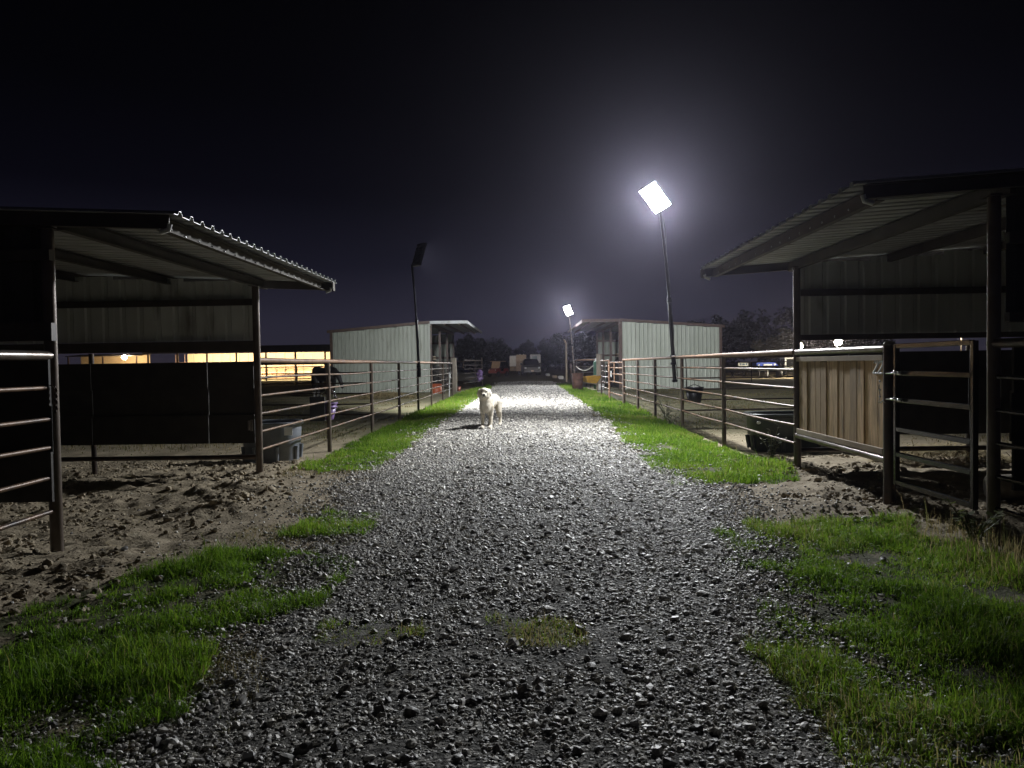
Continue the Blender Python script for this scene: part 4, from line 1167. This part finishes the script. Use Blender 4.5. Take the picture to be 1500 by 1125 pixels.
# ------------------------------------------------------------------ weeds
def weed(label, x, y, h, n, spread, mat=WEED, group=None):
    t = thing("weed", label, "weed", (x, y, HZ(x, y)), 0, group, local=True)
    st, lf = MB(), MB()
    for k in range(n):
        a = random.uniform(0, 2 * PI); r = random.uniform(.2, 1) * spread; hh = h * random.uniform(.5, 1)
        p = [(0, 0, 0), (math.cos(a) * r * .35, math.sin(a) * r * .35, hh * .55), (math.cos(a) * r, math.sin(a) * r, hh)]
        st.tube(p, [.006, .005, .003], 5)
        for q in range(11):
            u = random.uniform(.25, 1.05); b = random.uniform(0, 2 * PI)
            c = Vector(p[1]).lerp(Vector(p[2]), (u - .5) * 2) if u > .5 else Vector(p[0]).lerp(Vector(p[1]), u * 2)
            L_ = random.uniform(.04, .085); d = Vector((math.cos(b), math.sin(b), random.uniform(-.5, .5))).normalized() * L_
            w = d.cross(Vector((0, 0, 1))).normalized() * L_ * .28
            lf.add([c, c + d * .5 + w, c + d, c + d * .5 - w], [(0, 1, 2, 3)])
    part("stems", st, mat, t).name = "stem_cluster"
    part("foliage", lf, mat, t)
    return t
weed("pale leafy weed in front of the green water tub", 3.5, 10.6, .48, 9, .24)
weed("leafy weed at the foot of the fourth post of the right fence", 3.42, 18.1, .62, 14, .5)
weed("low leafy weed hanging under the rails between two posts of the right fence", 3.3, 16.9, .36, 14, .42)
weed("dry tall weed standing by the corner post at the right edge", 3.12, 5.2, .32, 9, .2, DRYM)

# ------------------------------------------------------------------ far things beyond the lane end
def wheel_parts(root, spots, r, w, axis='y'):
    m = MB()
    prof = [(r * .55, -w / 2), (r * .92, -w / 2), (r, -w / 2 + .03), (r, w / 2 - .03), (r * .92, w / 2), (r * .55, w / 2), (r * .55, -w / 2)]
    n = 22
    vs_, fs = [], []
    for rr, zz in prof:
        for k in range(n):
            a = 2 * PI * k / n; vs_.append((zz, rr * math.cos(a), rr * math.sin(a)))
    for i in range(len(prof) - 1):
        for k in range(n): fs.append((i * n + k, i * n + (k + 1) % n, (i + 1) * n + (k + 1) % n, (i + 1) * n + k))
    for x, y in spots:
        q = MB(); q.add([(v[0] + x, v[1] + y, v[2] + r) for v in vs_], fs, True); t = part("tyre", q, TYRE, root)
        q = MB(); q.tube([(x - w * .35, y, r), (x + w * .35, y, r)], r * .56, 16); part("rim", q, CHROME, t)

# black pickup, nose towards the camera
zt = HZ(.45, 88)
tk = thing("pickup_truck", "black pickup truck facing the camera at the far end of the lane", "pickup truck", (.62, 87.2, zt), .06, local=True)
def loft(rows, mat, name, root, bev=0):
    """skin over cross sections given as (y, half width, z bottom, z top, inset at top)"""
    m = MB(); vs_ = []
    for y, hw, zb, zt_, ins in rows:
        vs_ += [(-hw, y, zb), (-hw * 1.0, y, zb + (zt_ - zb) * .6), (-hw + ins, y, zt_), (hw - ins, y, zt_), (hw, y, zb + (zt_ - zb) * .6), (hw, y, zb)]
    fs = []
    for i in range(len(rows) - 1):
        for k in range(6): fs.append((i * 6 + k, i * 6 + (k + 1) % 6, i * 6 + 6 + (k + 1) % 6, i * 6 + 6 + k))
    fs += [tuple(range(6))[::-1], tuple(range(len(rows) * 6 - 6, len(rows) * 6))]
    m.add(vs_, fs)
    return part(name, m, mat, root)
loft([(-2.75, .92, .42, .98, .08), (-2.60, .98, .40, 1.08, .10), (-1.35, 1.0, .40, 1.18, .10), (-1.2, 1.0, .40, 1.20, .06), (1.0, 1.0, .40, 1.20, .06), (2.8, .99, .42, 1.18, .05)], BLACKCAR, "body", tk)
loft([(-1.30, .93, 1.19, 1.22, .03), (-.55, .90, 1.2, 1.90, .16), (.2, .90, 1.2, 1.95, .17), (.95, .90, 1.2, 1.92, .16), (1.15, .92, 1.2, 1.24, .05)], BLACKCAR, "cab", tk)
m = MB(); m.add([(-.80, -1.255, 1.26), (.80, -1.255, 1.26), (.66, -.62, 1.86), (-.66, -.62, 1.86)], [(0, 1, 2, 3)]); part("windscreen", m, GLASS, tk)
m = MB(); m.bbox((0, -2.79, .80), (1.22, .06, .34), .02); gr = part("grille", m, BLACKP, tk)
for z in (.70, .80, .90):
    m = MB(); m.box((0, -2.83, z), (1.14, .02, .025)); part("grille_bar", m, BLACKP, gr)
for sx in (-1, 1):
    m = MB(); m.bbox((sx * .78, -2.765, .90), (.24, .08, .20), .03); part("headlight", m, M("headlight_lens", (.75, .76, .78), None, 1, .08, 0) if sx < 0 else bpy.data.materials["headlight_lens"], tk)
    m = MB(); m.bbox((sx * 1.16, -1.0, 1.34), (.22, .1, .26), .03); m.tube([(sx * .95, -1.0, 1.25), (sx * 1.1, -1.0, 1.3)], .03, 6); mi = part("mirror", m, BLACKCAR, tk)
    m = MB(); m.bbox((sx * .93, -2.8, .62), (.06, .1, .1), .01); part("fog_lamp", m, CHROME, tk)
m = MB(); m.bbox((0, -2.86, .50), (1.96, .22, .24), .05); part("bumper", m, LAMPBLK, tk)
m = MB(); m.box((0, -2.98, .55), (.32, .012, .16)); part("number_plate", m, TAN, tk)
wheel_parts(tk, [(-.86, -1.75), (.86, -1.75), (-.86, 1.8), (.86, 1.8)], .40, .28)

# utility buggy
ub = thing("utility_buggy", "faded red utility buggy with a tan roof left of the pickup", "buggy", (-3.35, 89.5, HZ(-3.3, 89.5)), -.5, local=True)
loft([(-1.35, .52, .45, .80, .1), (-1.1, .66, .42, .98, .12), (-.45, .70, .40, 1.06, .1), (-.4, .70, .40, .62, .02), (.55, .70, .40, .62, .02), (.6, .70, .40, 1.0, .04), (1.4, .70, .5, 1.0, .04)], REDP, "body", ub)
m = MB(); m.bbox((0, .05, 1.86), (1.36, 1.5, .08), .03); part("roof", m, TAN, ub)
for x, y0_, y1_ in ((-.62, -.5, -.3), (.62, -.5, -.3), (-.62, .6, .6), (.62, .6, .6)):
    m = MB(); m.tube([(x, y0_ - .15, 1.0), (x, y1_, 1.84)], .03, 8); part("roof_post", m, LAMPBLK, ub)
m = MB(); m.add([(-.58, -.62, 1.05), (.58, -.62, 1.05), (.58, -.33, 1.8), (-.58, -.33, 1.8), (-.58, -.60, 1.05), (.58, -.60, 1.05), (.58, -.31, 1.8), (-.58, -.31, 1.8)], [(0, 1, 2, 3), (7, 6, 5, 4), (0, 4, 5, 1), (2, 6, 7, 3)]); part("windscreen", m, TAN, ub)
for sx in (-1, 1):
    m = MB(); m.ell((sx * .42, -1.28, .80), (.11, .06, .09)); part("headlight", m, WHITE, ub)
m = MB(); m.bbox((0, .15, .80), (1.2, .5, .3), .05); m.bbox((0, .42, 1.1), (1.2, .12, .5), .05); part("seat", m, LAMPBLK, ub)
wheel_parts(ub, [(-.62, -.95), (.62, -.95), (-.62, .95), (.62, .95)], .33, .24)

# white and tan trailer behind, motorhome front above the pickup
tr = thing("horse_trailer", "tall tan and white box trailer parked behind the pickup", "trailer", (-.75, 94.5, HZ(-.7, 94)), .0, local=True)
m = MB(); m.bbox((.25, 0, 1.5), (1.25, 4.6, 2.05), .06); part("front_panel", m, TAN, tr)
m = MB(); m.bbox((-.80, .4, 1.75), (.84, 4.2, 1.35), .05); part("slide_room", m, WHITE, tr)
m = MB(); m.bbox((-.80, .4, .78), (.82, 4.1, .56), .03); part("skirt", m, BATTEN, tr)
m = MB(); m.box((-.385, -1.6, 1.3), (.03, .9, 2.1)); part("corner_trim", m, BATTEN, tr)
for k, x in enumerate((.1, .55)):
    m = MB(); m.ell((x, -2.2, 2.56), (.06, .06, .06), u=8, v=6); part("roof_lamp", m, WHITE, tr)
wheel_parts(tr, [(-.1, 0), (.8, 0)], .36, .22)
mh = thing("motorhome", "white motorhome front showing above the black pickup", "motorhome", (1.28, 95.5, HZ(1.3, 95)), .0, local=True)
m = MB(); m.bbox((0, .9, 1.75), (1.35, 4.2, 1.7), .12); part("body", m, WHITE, mh)
m = MB(); m.bbox((0, -1.15, 1.15), (1.3, .5, .7), .08); part("hood", m, LAMPBLK, mh)
m = MB(); m.bbox((-.1, -1.215, 2.14), (.62, .02, .42), .006); part("window", m, M("pale_window", (.32, .40, .40), None, 1, .1), mh)
wheel_parts(mh, [(-.55, -.6), (.55, -.6), (-.55, 2.2), (.55, 2.2)], .36, .22)

# silver car behind the pale panel on the left
sc_ = thing("silver_car", "silver car parked behind the pale pipe panel on the left", "car", (-5.6, 60.5, HZ(-5.6, 60.5)), 1.45, local=True)
loft([(-2.2, .78, .35, .72, .08), (-2.0, .86, .28, .84, .08), (-.9, .88, .26, .94, .06), (1.3, .88, .26, .96, .06), (2.1, .84, .30, .92, .08), (2.25, .76, .38, .80, .1)], CHROME, "body", sc_)
loft([(-1.0, .76, .93, .96, .03), (-.25, .74, .94, 1.40, .14), (.9, .74, .94, 1.38, .14), (1.6, .78, .94, .98, .04)], GLASS, "cabin", sc_)
m = MB(); m.bbox((0, .3, 1.40), (1.1, 1.2, .05), .02); part("roof", m, CHROME, sc_)
for sx in (-1, 1):
    m = MB(); m.bbox((sx * .6, -2.16, .66), (.3, .08, .14), .03); part("headlight", m, WHITE, sc_)
wheel_parts(sc_, [(-.76, -1.35), (.76, -1.35), (-.76, 1.35), (.76, 1.35)], .32, .2)

# open frame of a shelter far left, power pole, and pale bundles
fr = thing("hitching_frame", "thin pale pipe frame standing beyond the silver car", "frame", (-6.1, 66, HZ(-6, 66)), 0, local=True)
for x in (-.1, .55):
    m = MB(); m.tube([(x, 0, 0), (x, 0, 2.05)], .035, 8); part("leg", m, STEEL, fr)
m = MB(); m.tube([(-.7, 0, 2.05), (1.2, 0, 2.05)], .04, 8); part("crossbar", m, STEEL, fr)
m = MB(); m.tube([(-3.65, 62, -.3), (-3.65, 62, 1.95)], .05, 8); single("thin_post", m, STEEL, "thin pale post beyond the purple hay net", "post")
up_ = thing("utility_pole", "gray pole with a small unlit lamp beyond the pale floodlight pole", "pole", (3.9, 70.5, HZ(3.9, 70)), 0, local=True)
m = MB(); m.tube([(0, 0, -.2), (0, 0, 3.7)], [.11, .09], 10); part("pole", m, WOODPOST, up_)
m = MB(); m.tube([(0, 0, 3.6), (-.12, 0, 3.9), (-.2, -.05, 4.0)], [.07, .10, .05], 8); part("lamp_housing", m, BATTEN, up_)
for k, (x, y, r) in enumerate(((2.55, 86, .17), (3.1, 80, .19), (3.7, 78, .2))):
    m = MB()
    for q in range(5): m.ell((x + .13 * math.sin(q * 2), y, HZ(x, y) + r * .8 + .06 * math.cos(q * 3)), (r, r * .8, r * .7), u=10, v=7)
    o = single("feed_sack", m, WHITE if k != 1 else BATTEN, ["small pale sack nearest the pickup on the dark grass", "beige sack between the two paler ones right of the pickup", "pale sack lying lowest on the grass right of the pickup"][k], "sack")
    q = o.modifiers.new("skin", 'REMESH'); q.mode = 'VOXEL'; q.voxel_size = .03; q.use_smooth_shade = True
pipe_fence("pale pipe panel standing in front of the right-hand far trees", [(4.7, 84), (6.6, 84.5), (8.6, 85)], top=STEEL, rail=STEEL, zr=(.4, .7, 1.0, 1.3), ztop=1.65)

# ------------------------------------------------------------------ warm stall barn far to the left
sb = thing("stall_barn", "long warmly lit open stall barn far behind the left paddock", "barn", (-39, 88, 0))
X0, X1 = -43.0, -22.2
m = MB(); m.box(((X0 + X1) / 2, 93.5, 1.6), (X1 - X0, .12, 3.4)); part("back_wall", m, WARMWALL, sb)
m = MB(); m.box(((X0 + X1) / 2, 88.6, 3.75), (X1 - X0 + 1, 10.6, .12), Matrix.Rotation(.045, 3, 'X')); part("roof", m, BARNROOF, sb)
m = MB(); m.box(((X0 + X1) / 2, 83.3, 3.55), (X1 - X0 + 1, .08, .75)); part("eave_board", m, BARNROOF, sb)
x = X0
while x <= X1 + .1:
    m = MB(); m.box((x, 83.6, 1.5), (.16, .16, 3.4)); part("post", m, DARKPIPE, sb); x += 3.38
x = X0; k = 0
while x < X1 - 1:                                           # stall fronts of boards, a dark beam over them, thin uprights
    for z, h in ((.22, .26), (.52, .22), (.80, .24), (1.10, .22), (1.42, .16)):
        m = MB(); m.box((x + 1.7, 90.4, z), (3.2, .06, h)); part("stall_board", m, STALLB, sb)
    m = MB(); m.box((x + 1.69, 90.3, 2.12), (3.36, .14, .20)); part("beam", m, BROWN, sb)
    for q in (.0, 1.13, 2.26):
        m = MB(); m.box((x + q, 90.25, 1.6), (.06, .06, 3.1)); part("upright", m, BROWN, sb)
    x += 3.38; k += 1
for k in range(3):
    x = X0 + 3.5 + k * 6.7
    m = MB(); m.tube([(x - .7, 86.6, 3.42), (x + .7, 86.6, 3.42)], .05, 8); tl_ = part("tube_light", m, WARMLED, sb)
    L_ = bpy.data.lights.new("tube_light_glow", 'AREA'); L_.shape = 'RECTANGLE'; L_.size = 2.4; L_.size_y = .3; L_.energy = 2500; L_.color = (1.0, .80, .54)
    lo = bpy.data.objects.new("tube_light_glow", L_); COL.objects.link(lo); lo.location = (x, 86.6, 3.32); lo.rotation_euler = (.62, 0, 0)

ls = thing("lean_to_shed", "low open shed lit orange by the bare lamp left of the stall barn", "shed", (-48, 86, 0))
m = MB(); m.box((-48.4, 86.5, 1.5), (8.2, .1, 3.2)); part("back_wall", m, WARMWALL, ls)
m = MB(); m.box((-48.4, 85.2, 3.12), (8.6, 2.9, .08), Matrix.Rotation(.08, 3, 'X')); part("roof", m, BARNROOF, ls)
for x in (-52.4, -48.4, -44.5):
    m = MB(); m.box((x, 83.9, 1.4), (.14, .14, 3.1)); part("post", m, DARKPIPE, ls)
def bare_lamp(label, x, y, z, mat, power, color, group="bare arena lamps", post=True, r=.29):
    t = thing("yard_lamp", label, "yard lamp", (x, y, HZ(x, y)), 0, group, local=True)
    if post:
        m = MB(); m.tube([(0, .25, -.2), (0, .25, z + .3)], .05, 8); part("pole", m, STEEL, t)
    m = MB(); m.tube([(0, .25, z + .25), (0, 0, z + .22), (0, 0, z + .1)], .03, 8); m.lathe([(.02, .16), (.14, .1), (.16, .05), (.15, .05), (.02, .12)], 12, c=(0, 0, z)); part("hood", m, LAMPBLK, t)
    m = MB(); m.ell((0, -.03, z), (r, r, r), u=12, v=8); part("bulb", m, mat, t)
    L_ = bpy.data.lights.new("yard_lamp_glow", 'SPOT'); L_.energy = power; L_.color = color; L_.shadow_soft_size = .12; L_.spot_size = 2.5; L_.spot_blend = .4
    lo = bpy.data.objects.new("yard_lamp_glow", L_); COL.objects.link(lo); lo.location = (x, y - .05, HZ(x, y) + z - .18)
bw = thing("added_floodlight", "small floodlight fixed to the far gable of the right barn", "floodlight", (5.6, 53.9, 3.0), 0, "bare arena lamps")  # added lamp, out of sight behind the barn, to light the lane-end vehicles
m = MB(); m.bbox((5.6, 53.95, 3.05), (.34, .12, .24), .02); part("lamp_box", m, LAMPBLK, bw)
m = MB(); m.box((5.6, 54.02, 3.05), (.28, .012, .18)); part("lamp_glass", m, BULBW, bw)
m = MB(); m.tube([(5.6, 53.70, 3.1), (5.6, 53.9, 3.1)], .03, 8); part("bracket", m, LAMPBLK, bw)
L_ = bpy.data.lights.new("added_light", 'SPOT'); L_.energy = 5200; L_.color = (1, .93, .82); L_.shadow_soft_size = .1; L_.spot_size = .75; L_.spot_blend = .7
lo = bpy.data.objects.new("added_light", L_); COL.objects.link(lo); lo.location = (5.6, 54.1, 3.05)
lo.rotation_euler = (Vector((.2, 90, .9)) - Vector((5.6, 54.1, 3.05))).to_track_quat('-Z', 'Y').to_euler()
bare_lamp("glaring warm lamp under the far stall barn's eave at the left", -45.6, 83.4, 2.95, BULB, 700, (1, .72, .42), post=False, r=.24)
bare_lamp("left of the two glaring lamps over the arena above the wooden gate", 26.5, 72, 3.1, BULBW, 5200, (1, .86, .58))
bare_lamp("brighter right lamp of the two over the arena above the wooden gate", 30.2, 72, 3.38, BULBW, 6500, (1, .86, .58), r=.33)
bare_lamp("dim small lamp seen through the gap over the walk gate", 42.1, 72, 3.85, BULBW, 900, (1, .86, .58), r=.10)

# ------------------------------------------------------------------ sandy arena and what stands in it, far right
axs, ays = np.linspace(17, 62, 60), np.linspace(62, 92, 40)
grid_sheet("arena_sand", axs, ays, lambda X, Y: Hgt(X, Y) + .03 * smooth(np.minimum(np.minimum(X - 17, 62 - X), np.minimum(Y - 62, 92 - Y)), 0, 1) + .005, SAND)
def board_sign(name, label, x, y, z, w, h, mat, strips, cat):
    t = thing(name, label, cat, (x, y, HZ(x, y)), 0, local=True)
    m = MB(); m.box((0, 0, z), (w, .05, h)); part("panel", m, mat, t)
    for sx in (-1, 1):
        m = MB(); m.tube([(sx * w * .42, .06, 0), (sx * w * .42, .06, z + h / 2)], .03, 8); part("leg", m, DARKPIPE, t)
    for (cx_, cz, ww, hh) in strips:
        m = MB(); m.box((cx_, -.03, z + cz), (ww, .012, hh)); part("printed_bar", m, M("print_blue", (.12, .18, .30), None, 1, .5) if "print_blue" not in bpy.data.materials else bpy.data.materials["print_blue"], t)
    return t
board_sign("banner_board", "white printed banner board at the arena edge left of the blue trailer", 22.55, 77, 1.28, 1.05, .44, WHITE, [(-.28, .02, .16, .2), (.02, 0, .25, .16), (.34, .03, .14, .2)], "banner")
bt = thing("blue_trailer", "bright blue gooseneck trailer with white lettering in the arena", "trailer", (25.0, 77.5, HZ(25, 77.5)), 0, local=True)
m = MB()
pr = [(-1.15, .95), (-1.15, 1.50), (.62, 1.50), (1.12, 1.06), (1.12, .95)]
m.add([(a, -.8, b) for a, b in pr] + [(a, .8, b) for a, b in pr], [(0, 1, 2, 3, 4)[::-1], (5, 6, 7, 8, 9)] + [(i, (i + 1) % 5, 5 + (i + 1) % 5, 5 + i) for i in range(5)]); part("body", m, BLUEP, bt)
m = MB(); m.box((-.02, -.815, 1.2), (.9, .02, .16)); part("lettering_strip", m, LETTER, bt)
m = MB(); m.ell((.68, -.815, 1.22), (.12, .015, .1)); part("logo", m, LETTER, bt)
m = MB(); m.ell((-.95, -.815, 1.2), (.08, .015, .12)); part("logo", m, LETTER, bt)
m = MB(); m.box((0, 0, .80), (2.1, 1.5, .26)); part("chassis", m, LAMPBLK, bt)
for x in (-.9, .0, .9):
    m = MB(); m.box((x, -.7, .36), (.1, .1, .72)); part("leg", m, WHITE, bt)
m = MB(); m.lathe([(.02, 0), (.30, 0), (.33, .3), (.30, .88), (.02, .88)], 18, c=(24.55, 72, HZ(24.6, 72))); single("dark_barrel", m, BLACKP, "dark barrel standing on the sand before the blue trailer", "barrel")
wv = thing("white_stock_trailer", "white slatted stock trailer right of the blue trailer", "trailer", (28.0, 78, HZ(28, 78)), 0, local=True)
m = MB(); m.bbox((0, 0, 1.82), (2.2, 1.6, .16), .04); part("roof", m, WHITE, wv)
for x in (-1.0, -.1, .3, .7, 1.05):
    m = MB(); m.box((x, -.75, 1.35), (.16, .06, .80)); part("slat", m, WHITE, wv)
m = MB(); m.box((0, -.72, .95), (2.2, .06, .16)); part("side_rail", m, WHITE, wv)
m = MB(); m.box((0, 0, 1.3), (2.0, 1.3, .8)); part("interior_box", m, LAMPBLK, wv)
wheel_parts(wv, [(-.95, -.5), (.95, -.5)], .36, .2)
pt = thing("picnic_table", "dark picnic table silhouetted on the lit sand", "table", (20.6, 72, HZ(20.6, 72)), .2, local=True)
for k in range(5):
    m = MB(); m.box((0, -.30 + k * .15, .74), (1.6, .13, .04)); part("plank", m, DARKPIPE, pt)
for sy in (-1, 1):
    m = MB(); m.box((0, sy * .68, .44), (1.6, .24, .04)); part("bench", m, DARKPIPE, pt)
for sx in (-1, 1):
    for sg in (-1, 1):
        m = MB(); m.box((sx * .6, 0, .37), (.06, 1.1, .09), Matrix.Rotation(sg * .75, 3, 'X')); part("leg", m, DARKPIPE, pt)
sh = thing("sawhorse", "small pale sawhorse on the sand between banner board and blue trailer", "sawhorse", (22.9, 72, HZ(22.9, 72)), 0, local=True)
m = MB(); m.box((0, 0, .8), (.75, .12, .12)); part("beam", m, WHITE, sh)
for sx in (-1, 1):
    for sy in (-1, 1):
        m = MB(); m.tube([(sx * .3, 0, .78), (sx * .36, sy * .25, 0)], .035, 6); part("leg", m, DARKPIPE, sh)

# ------------------------------------------------------------------ trees
def crown_mesh(name, rx, ry, rz, nclump, nleaf, size, mat, seed, hole=.0):
    r_ = np.random.default_rng(seed)
    C_ = []
    while len(C_) < nclump:
        p = r_.uniform(-1, 1, 3)
        d = np.linalg.norm(p)
        if d < 1 and r_.random() < .25 + d and (p[2] > -.75): C_.append(p)
    C_ = np.array(C_); rad = r_.uniform(.16, .34, nclump)
    c = np.repeat(C_, nleaf, 0); rr = np.repeat(rad, nleaf)
    v = r_.normal(0, 1, (len(c), 3)); v /= np.linalg.norm(v, axis=1)[:, None]
    p = (c + v * (rr * r_.random(len(c)) ** .4)[:, None]) * np.array([rx, ry, rz])
    a = r_.normal(0, 1, (len(p), 3)); a /= np.linalg.norm(a, axis=1)[:, None]
    b = np.cross(a, r_.normal(0, 1, (len(p), 3))); b /= np.linalg.norm(b, axis=1)[:, None]
    s = size * r_.uniform(.5, 1.2, len(p))[:, None]
    co = np.stack([p - a * s, p + b * s * .45, p + a * s, p - b * s * .45], 1).reshape(-1, 3)
    f = np.arange(len(p) * 4).reshape(-1, 4)
    o = mesh_np(name, co, f, mat, link=False)
    return o.data
CROWNS = [crown_mesh("crown", 1, 1, 1, 55, 60, .075, LEAF, 100 + k) for k in range(4)]
TRUNK = MB()
TRUNK.tube([(0, 0, -.3), (.03, 0, .5), (-.02, .02, 1)], [.055, .04, .02], 8)
for a in (.3, 2.2, 4.1): TRUNK.tube([(0, 0, .35), (math.cos(a) * .2, math.sin(a) * .2, .7), (math.cos(a) * .35, math.sin(a) * .35, 1.05)], [.03, .02, .01], 6)
TRUNKME = TRUNK.mesh("trunk", BARK)
DRYCROWN = crown_mesh("crown", 1, 1, 1, 46, 60, .085, LEAFDRY, 200)
def tree(x, y, h, w, label, group="dark trees beyond the fields", crown=None, k=0, base=.3):
    t = thing("tree", label, "tree", (x, y, HZ(x, y)), random.uniform(0, 6), group, local=True)
    tr_ = bpy.data.objects.new("trunk", TRUNKME); COL.objects.link(tr_); tr_.parent = t; tr_.scale = (h * .6, h * .6, h * .55)
    c = bpy.data.objects.new("crown", crown or CROWNS[k % 4]); COL.objects.link(c); c.parent = t
    c.location = (0, 0, h * (base + (1 - base) / 2)); c.scale = (w, w, h * (1 - base) / 2 * 1.12)
    return t
LBL = "dark tree in the far tree line, its crown merging with its neighbours"
k = 0
for x, y, h, w in ((-24, 175, 6.2, 6), (-17.5, 170, 6.4, 5.5), (-13, 165, 6.0, 4.5), (-8.6, 150, 6.9, 4.6), (-10.6, 152, 7.4, 3.6), (-6.2, 148, 6.4, 3.6), (-4.0, 160, 5.2, 3.2), (-1.2, 175, 4.6, 3.5),
                   (1.5, 165, 6.2, 3.2), (4.2, 160, 6.6, 3.8), (7.6, 158, 7.2, 4.4), (11.5, 155, 7.6, 4.8), (15.5, 158, 8.0, 5), (20.5, 160, 8.4, 5.5), (26.5, 165, 9.0, 6), (33, 168, 9.6, 6.5), (41, 165, 10.5, 7.5),
                   (50, 160, 11.5, 8), (60, 158, 11.8, 8), (70, 160, 11.5, 8), (-31, 180, 6.0, 6), (-39, 185, 6.0, 7), (-48, 190, 6.4, 7.5)):
    tree(x, y, h, w, LBL, k=k, base=.08); k += 1
tree(33.5, 94, 5.2, 4.6, "pale bushy tree lit by the arena lamps behind the right shelter post", None, DRYCROWN, 0, .12)
tree(38.5, 97, 5.4, 4.2, "pale tree behind the arena, hidden by the right shelter wall's posts", None, DRYCROWN, 0, .15)
for k, (x, y, h, w) in enumerate(((20.2, 88, 1.6, 1.1), (21.6, 90, 1.5, 1.0))):
    tree(x, y, h, w, ["low dark shrub left of the banner board beyond the arena", "low dark shrub right behind the picnic table beyond the arena"][k], "low shrubs at the arena edge", None, k, .0)

# ------------------------------------------------------------------ thin night haze in the air
if HAZE_DENSITY > 0:
    hm = bpy.data.materials.new("haze"); hm.use_nodes = True
    nt = hm.node_tree
    for n_ in list(nt.nodes):
        if n_.type != 'OUTPUT_MATERIAL': nt.nodes.remove(n_)
    pv = nt.nodes.new("ShaderNodeVolumePrincipled")
    pv.inputs["Color"].default_value = (.80, .76, 1.0, 1); pv.inputs["Density"].default_value = HAZE_DENSITY; pv.inputs["Anisotropy"].default_value = .86
    nt.links.new(pv.outputs[0], nt.nodes["Material Output"].inputs["Volume"])
    m = MB(); m.box((0, 300, 5.5), (1400, 1020, 16)); h_ = single("haze", m, hm, kind="stuff")
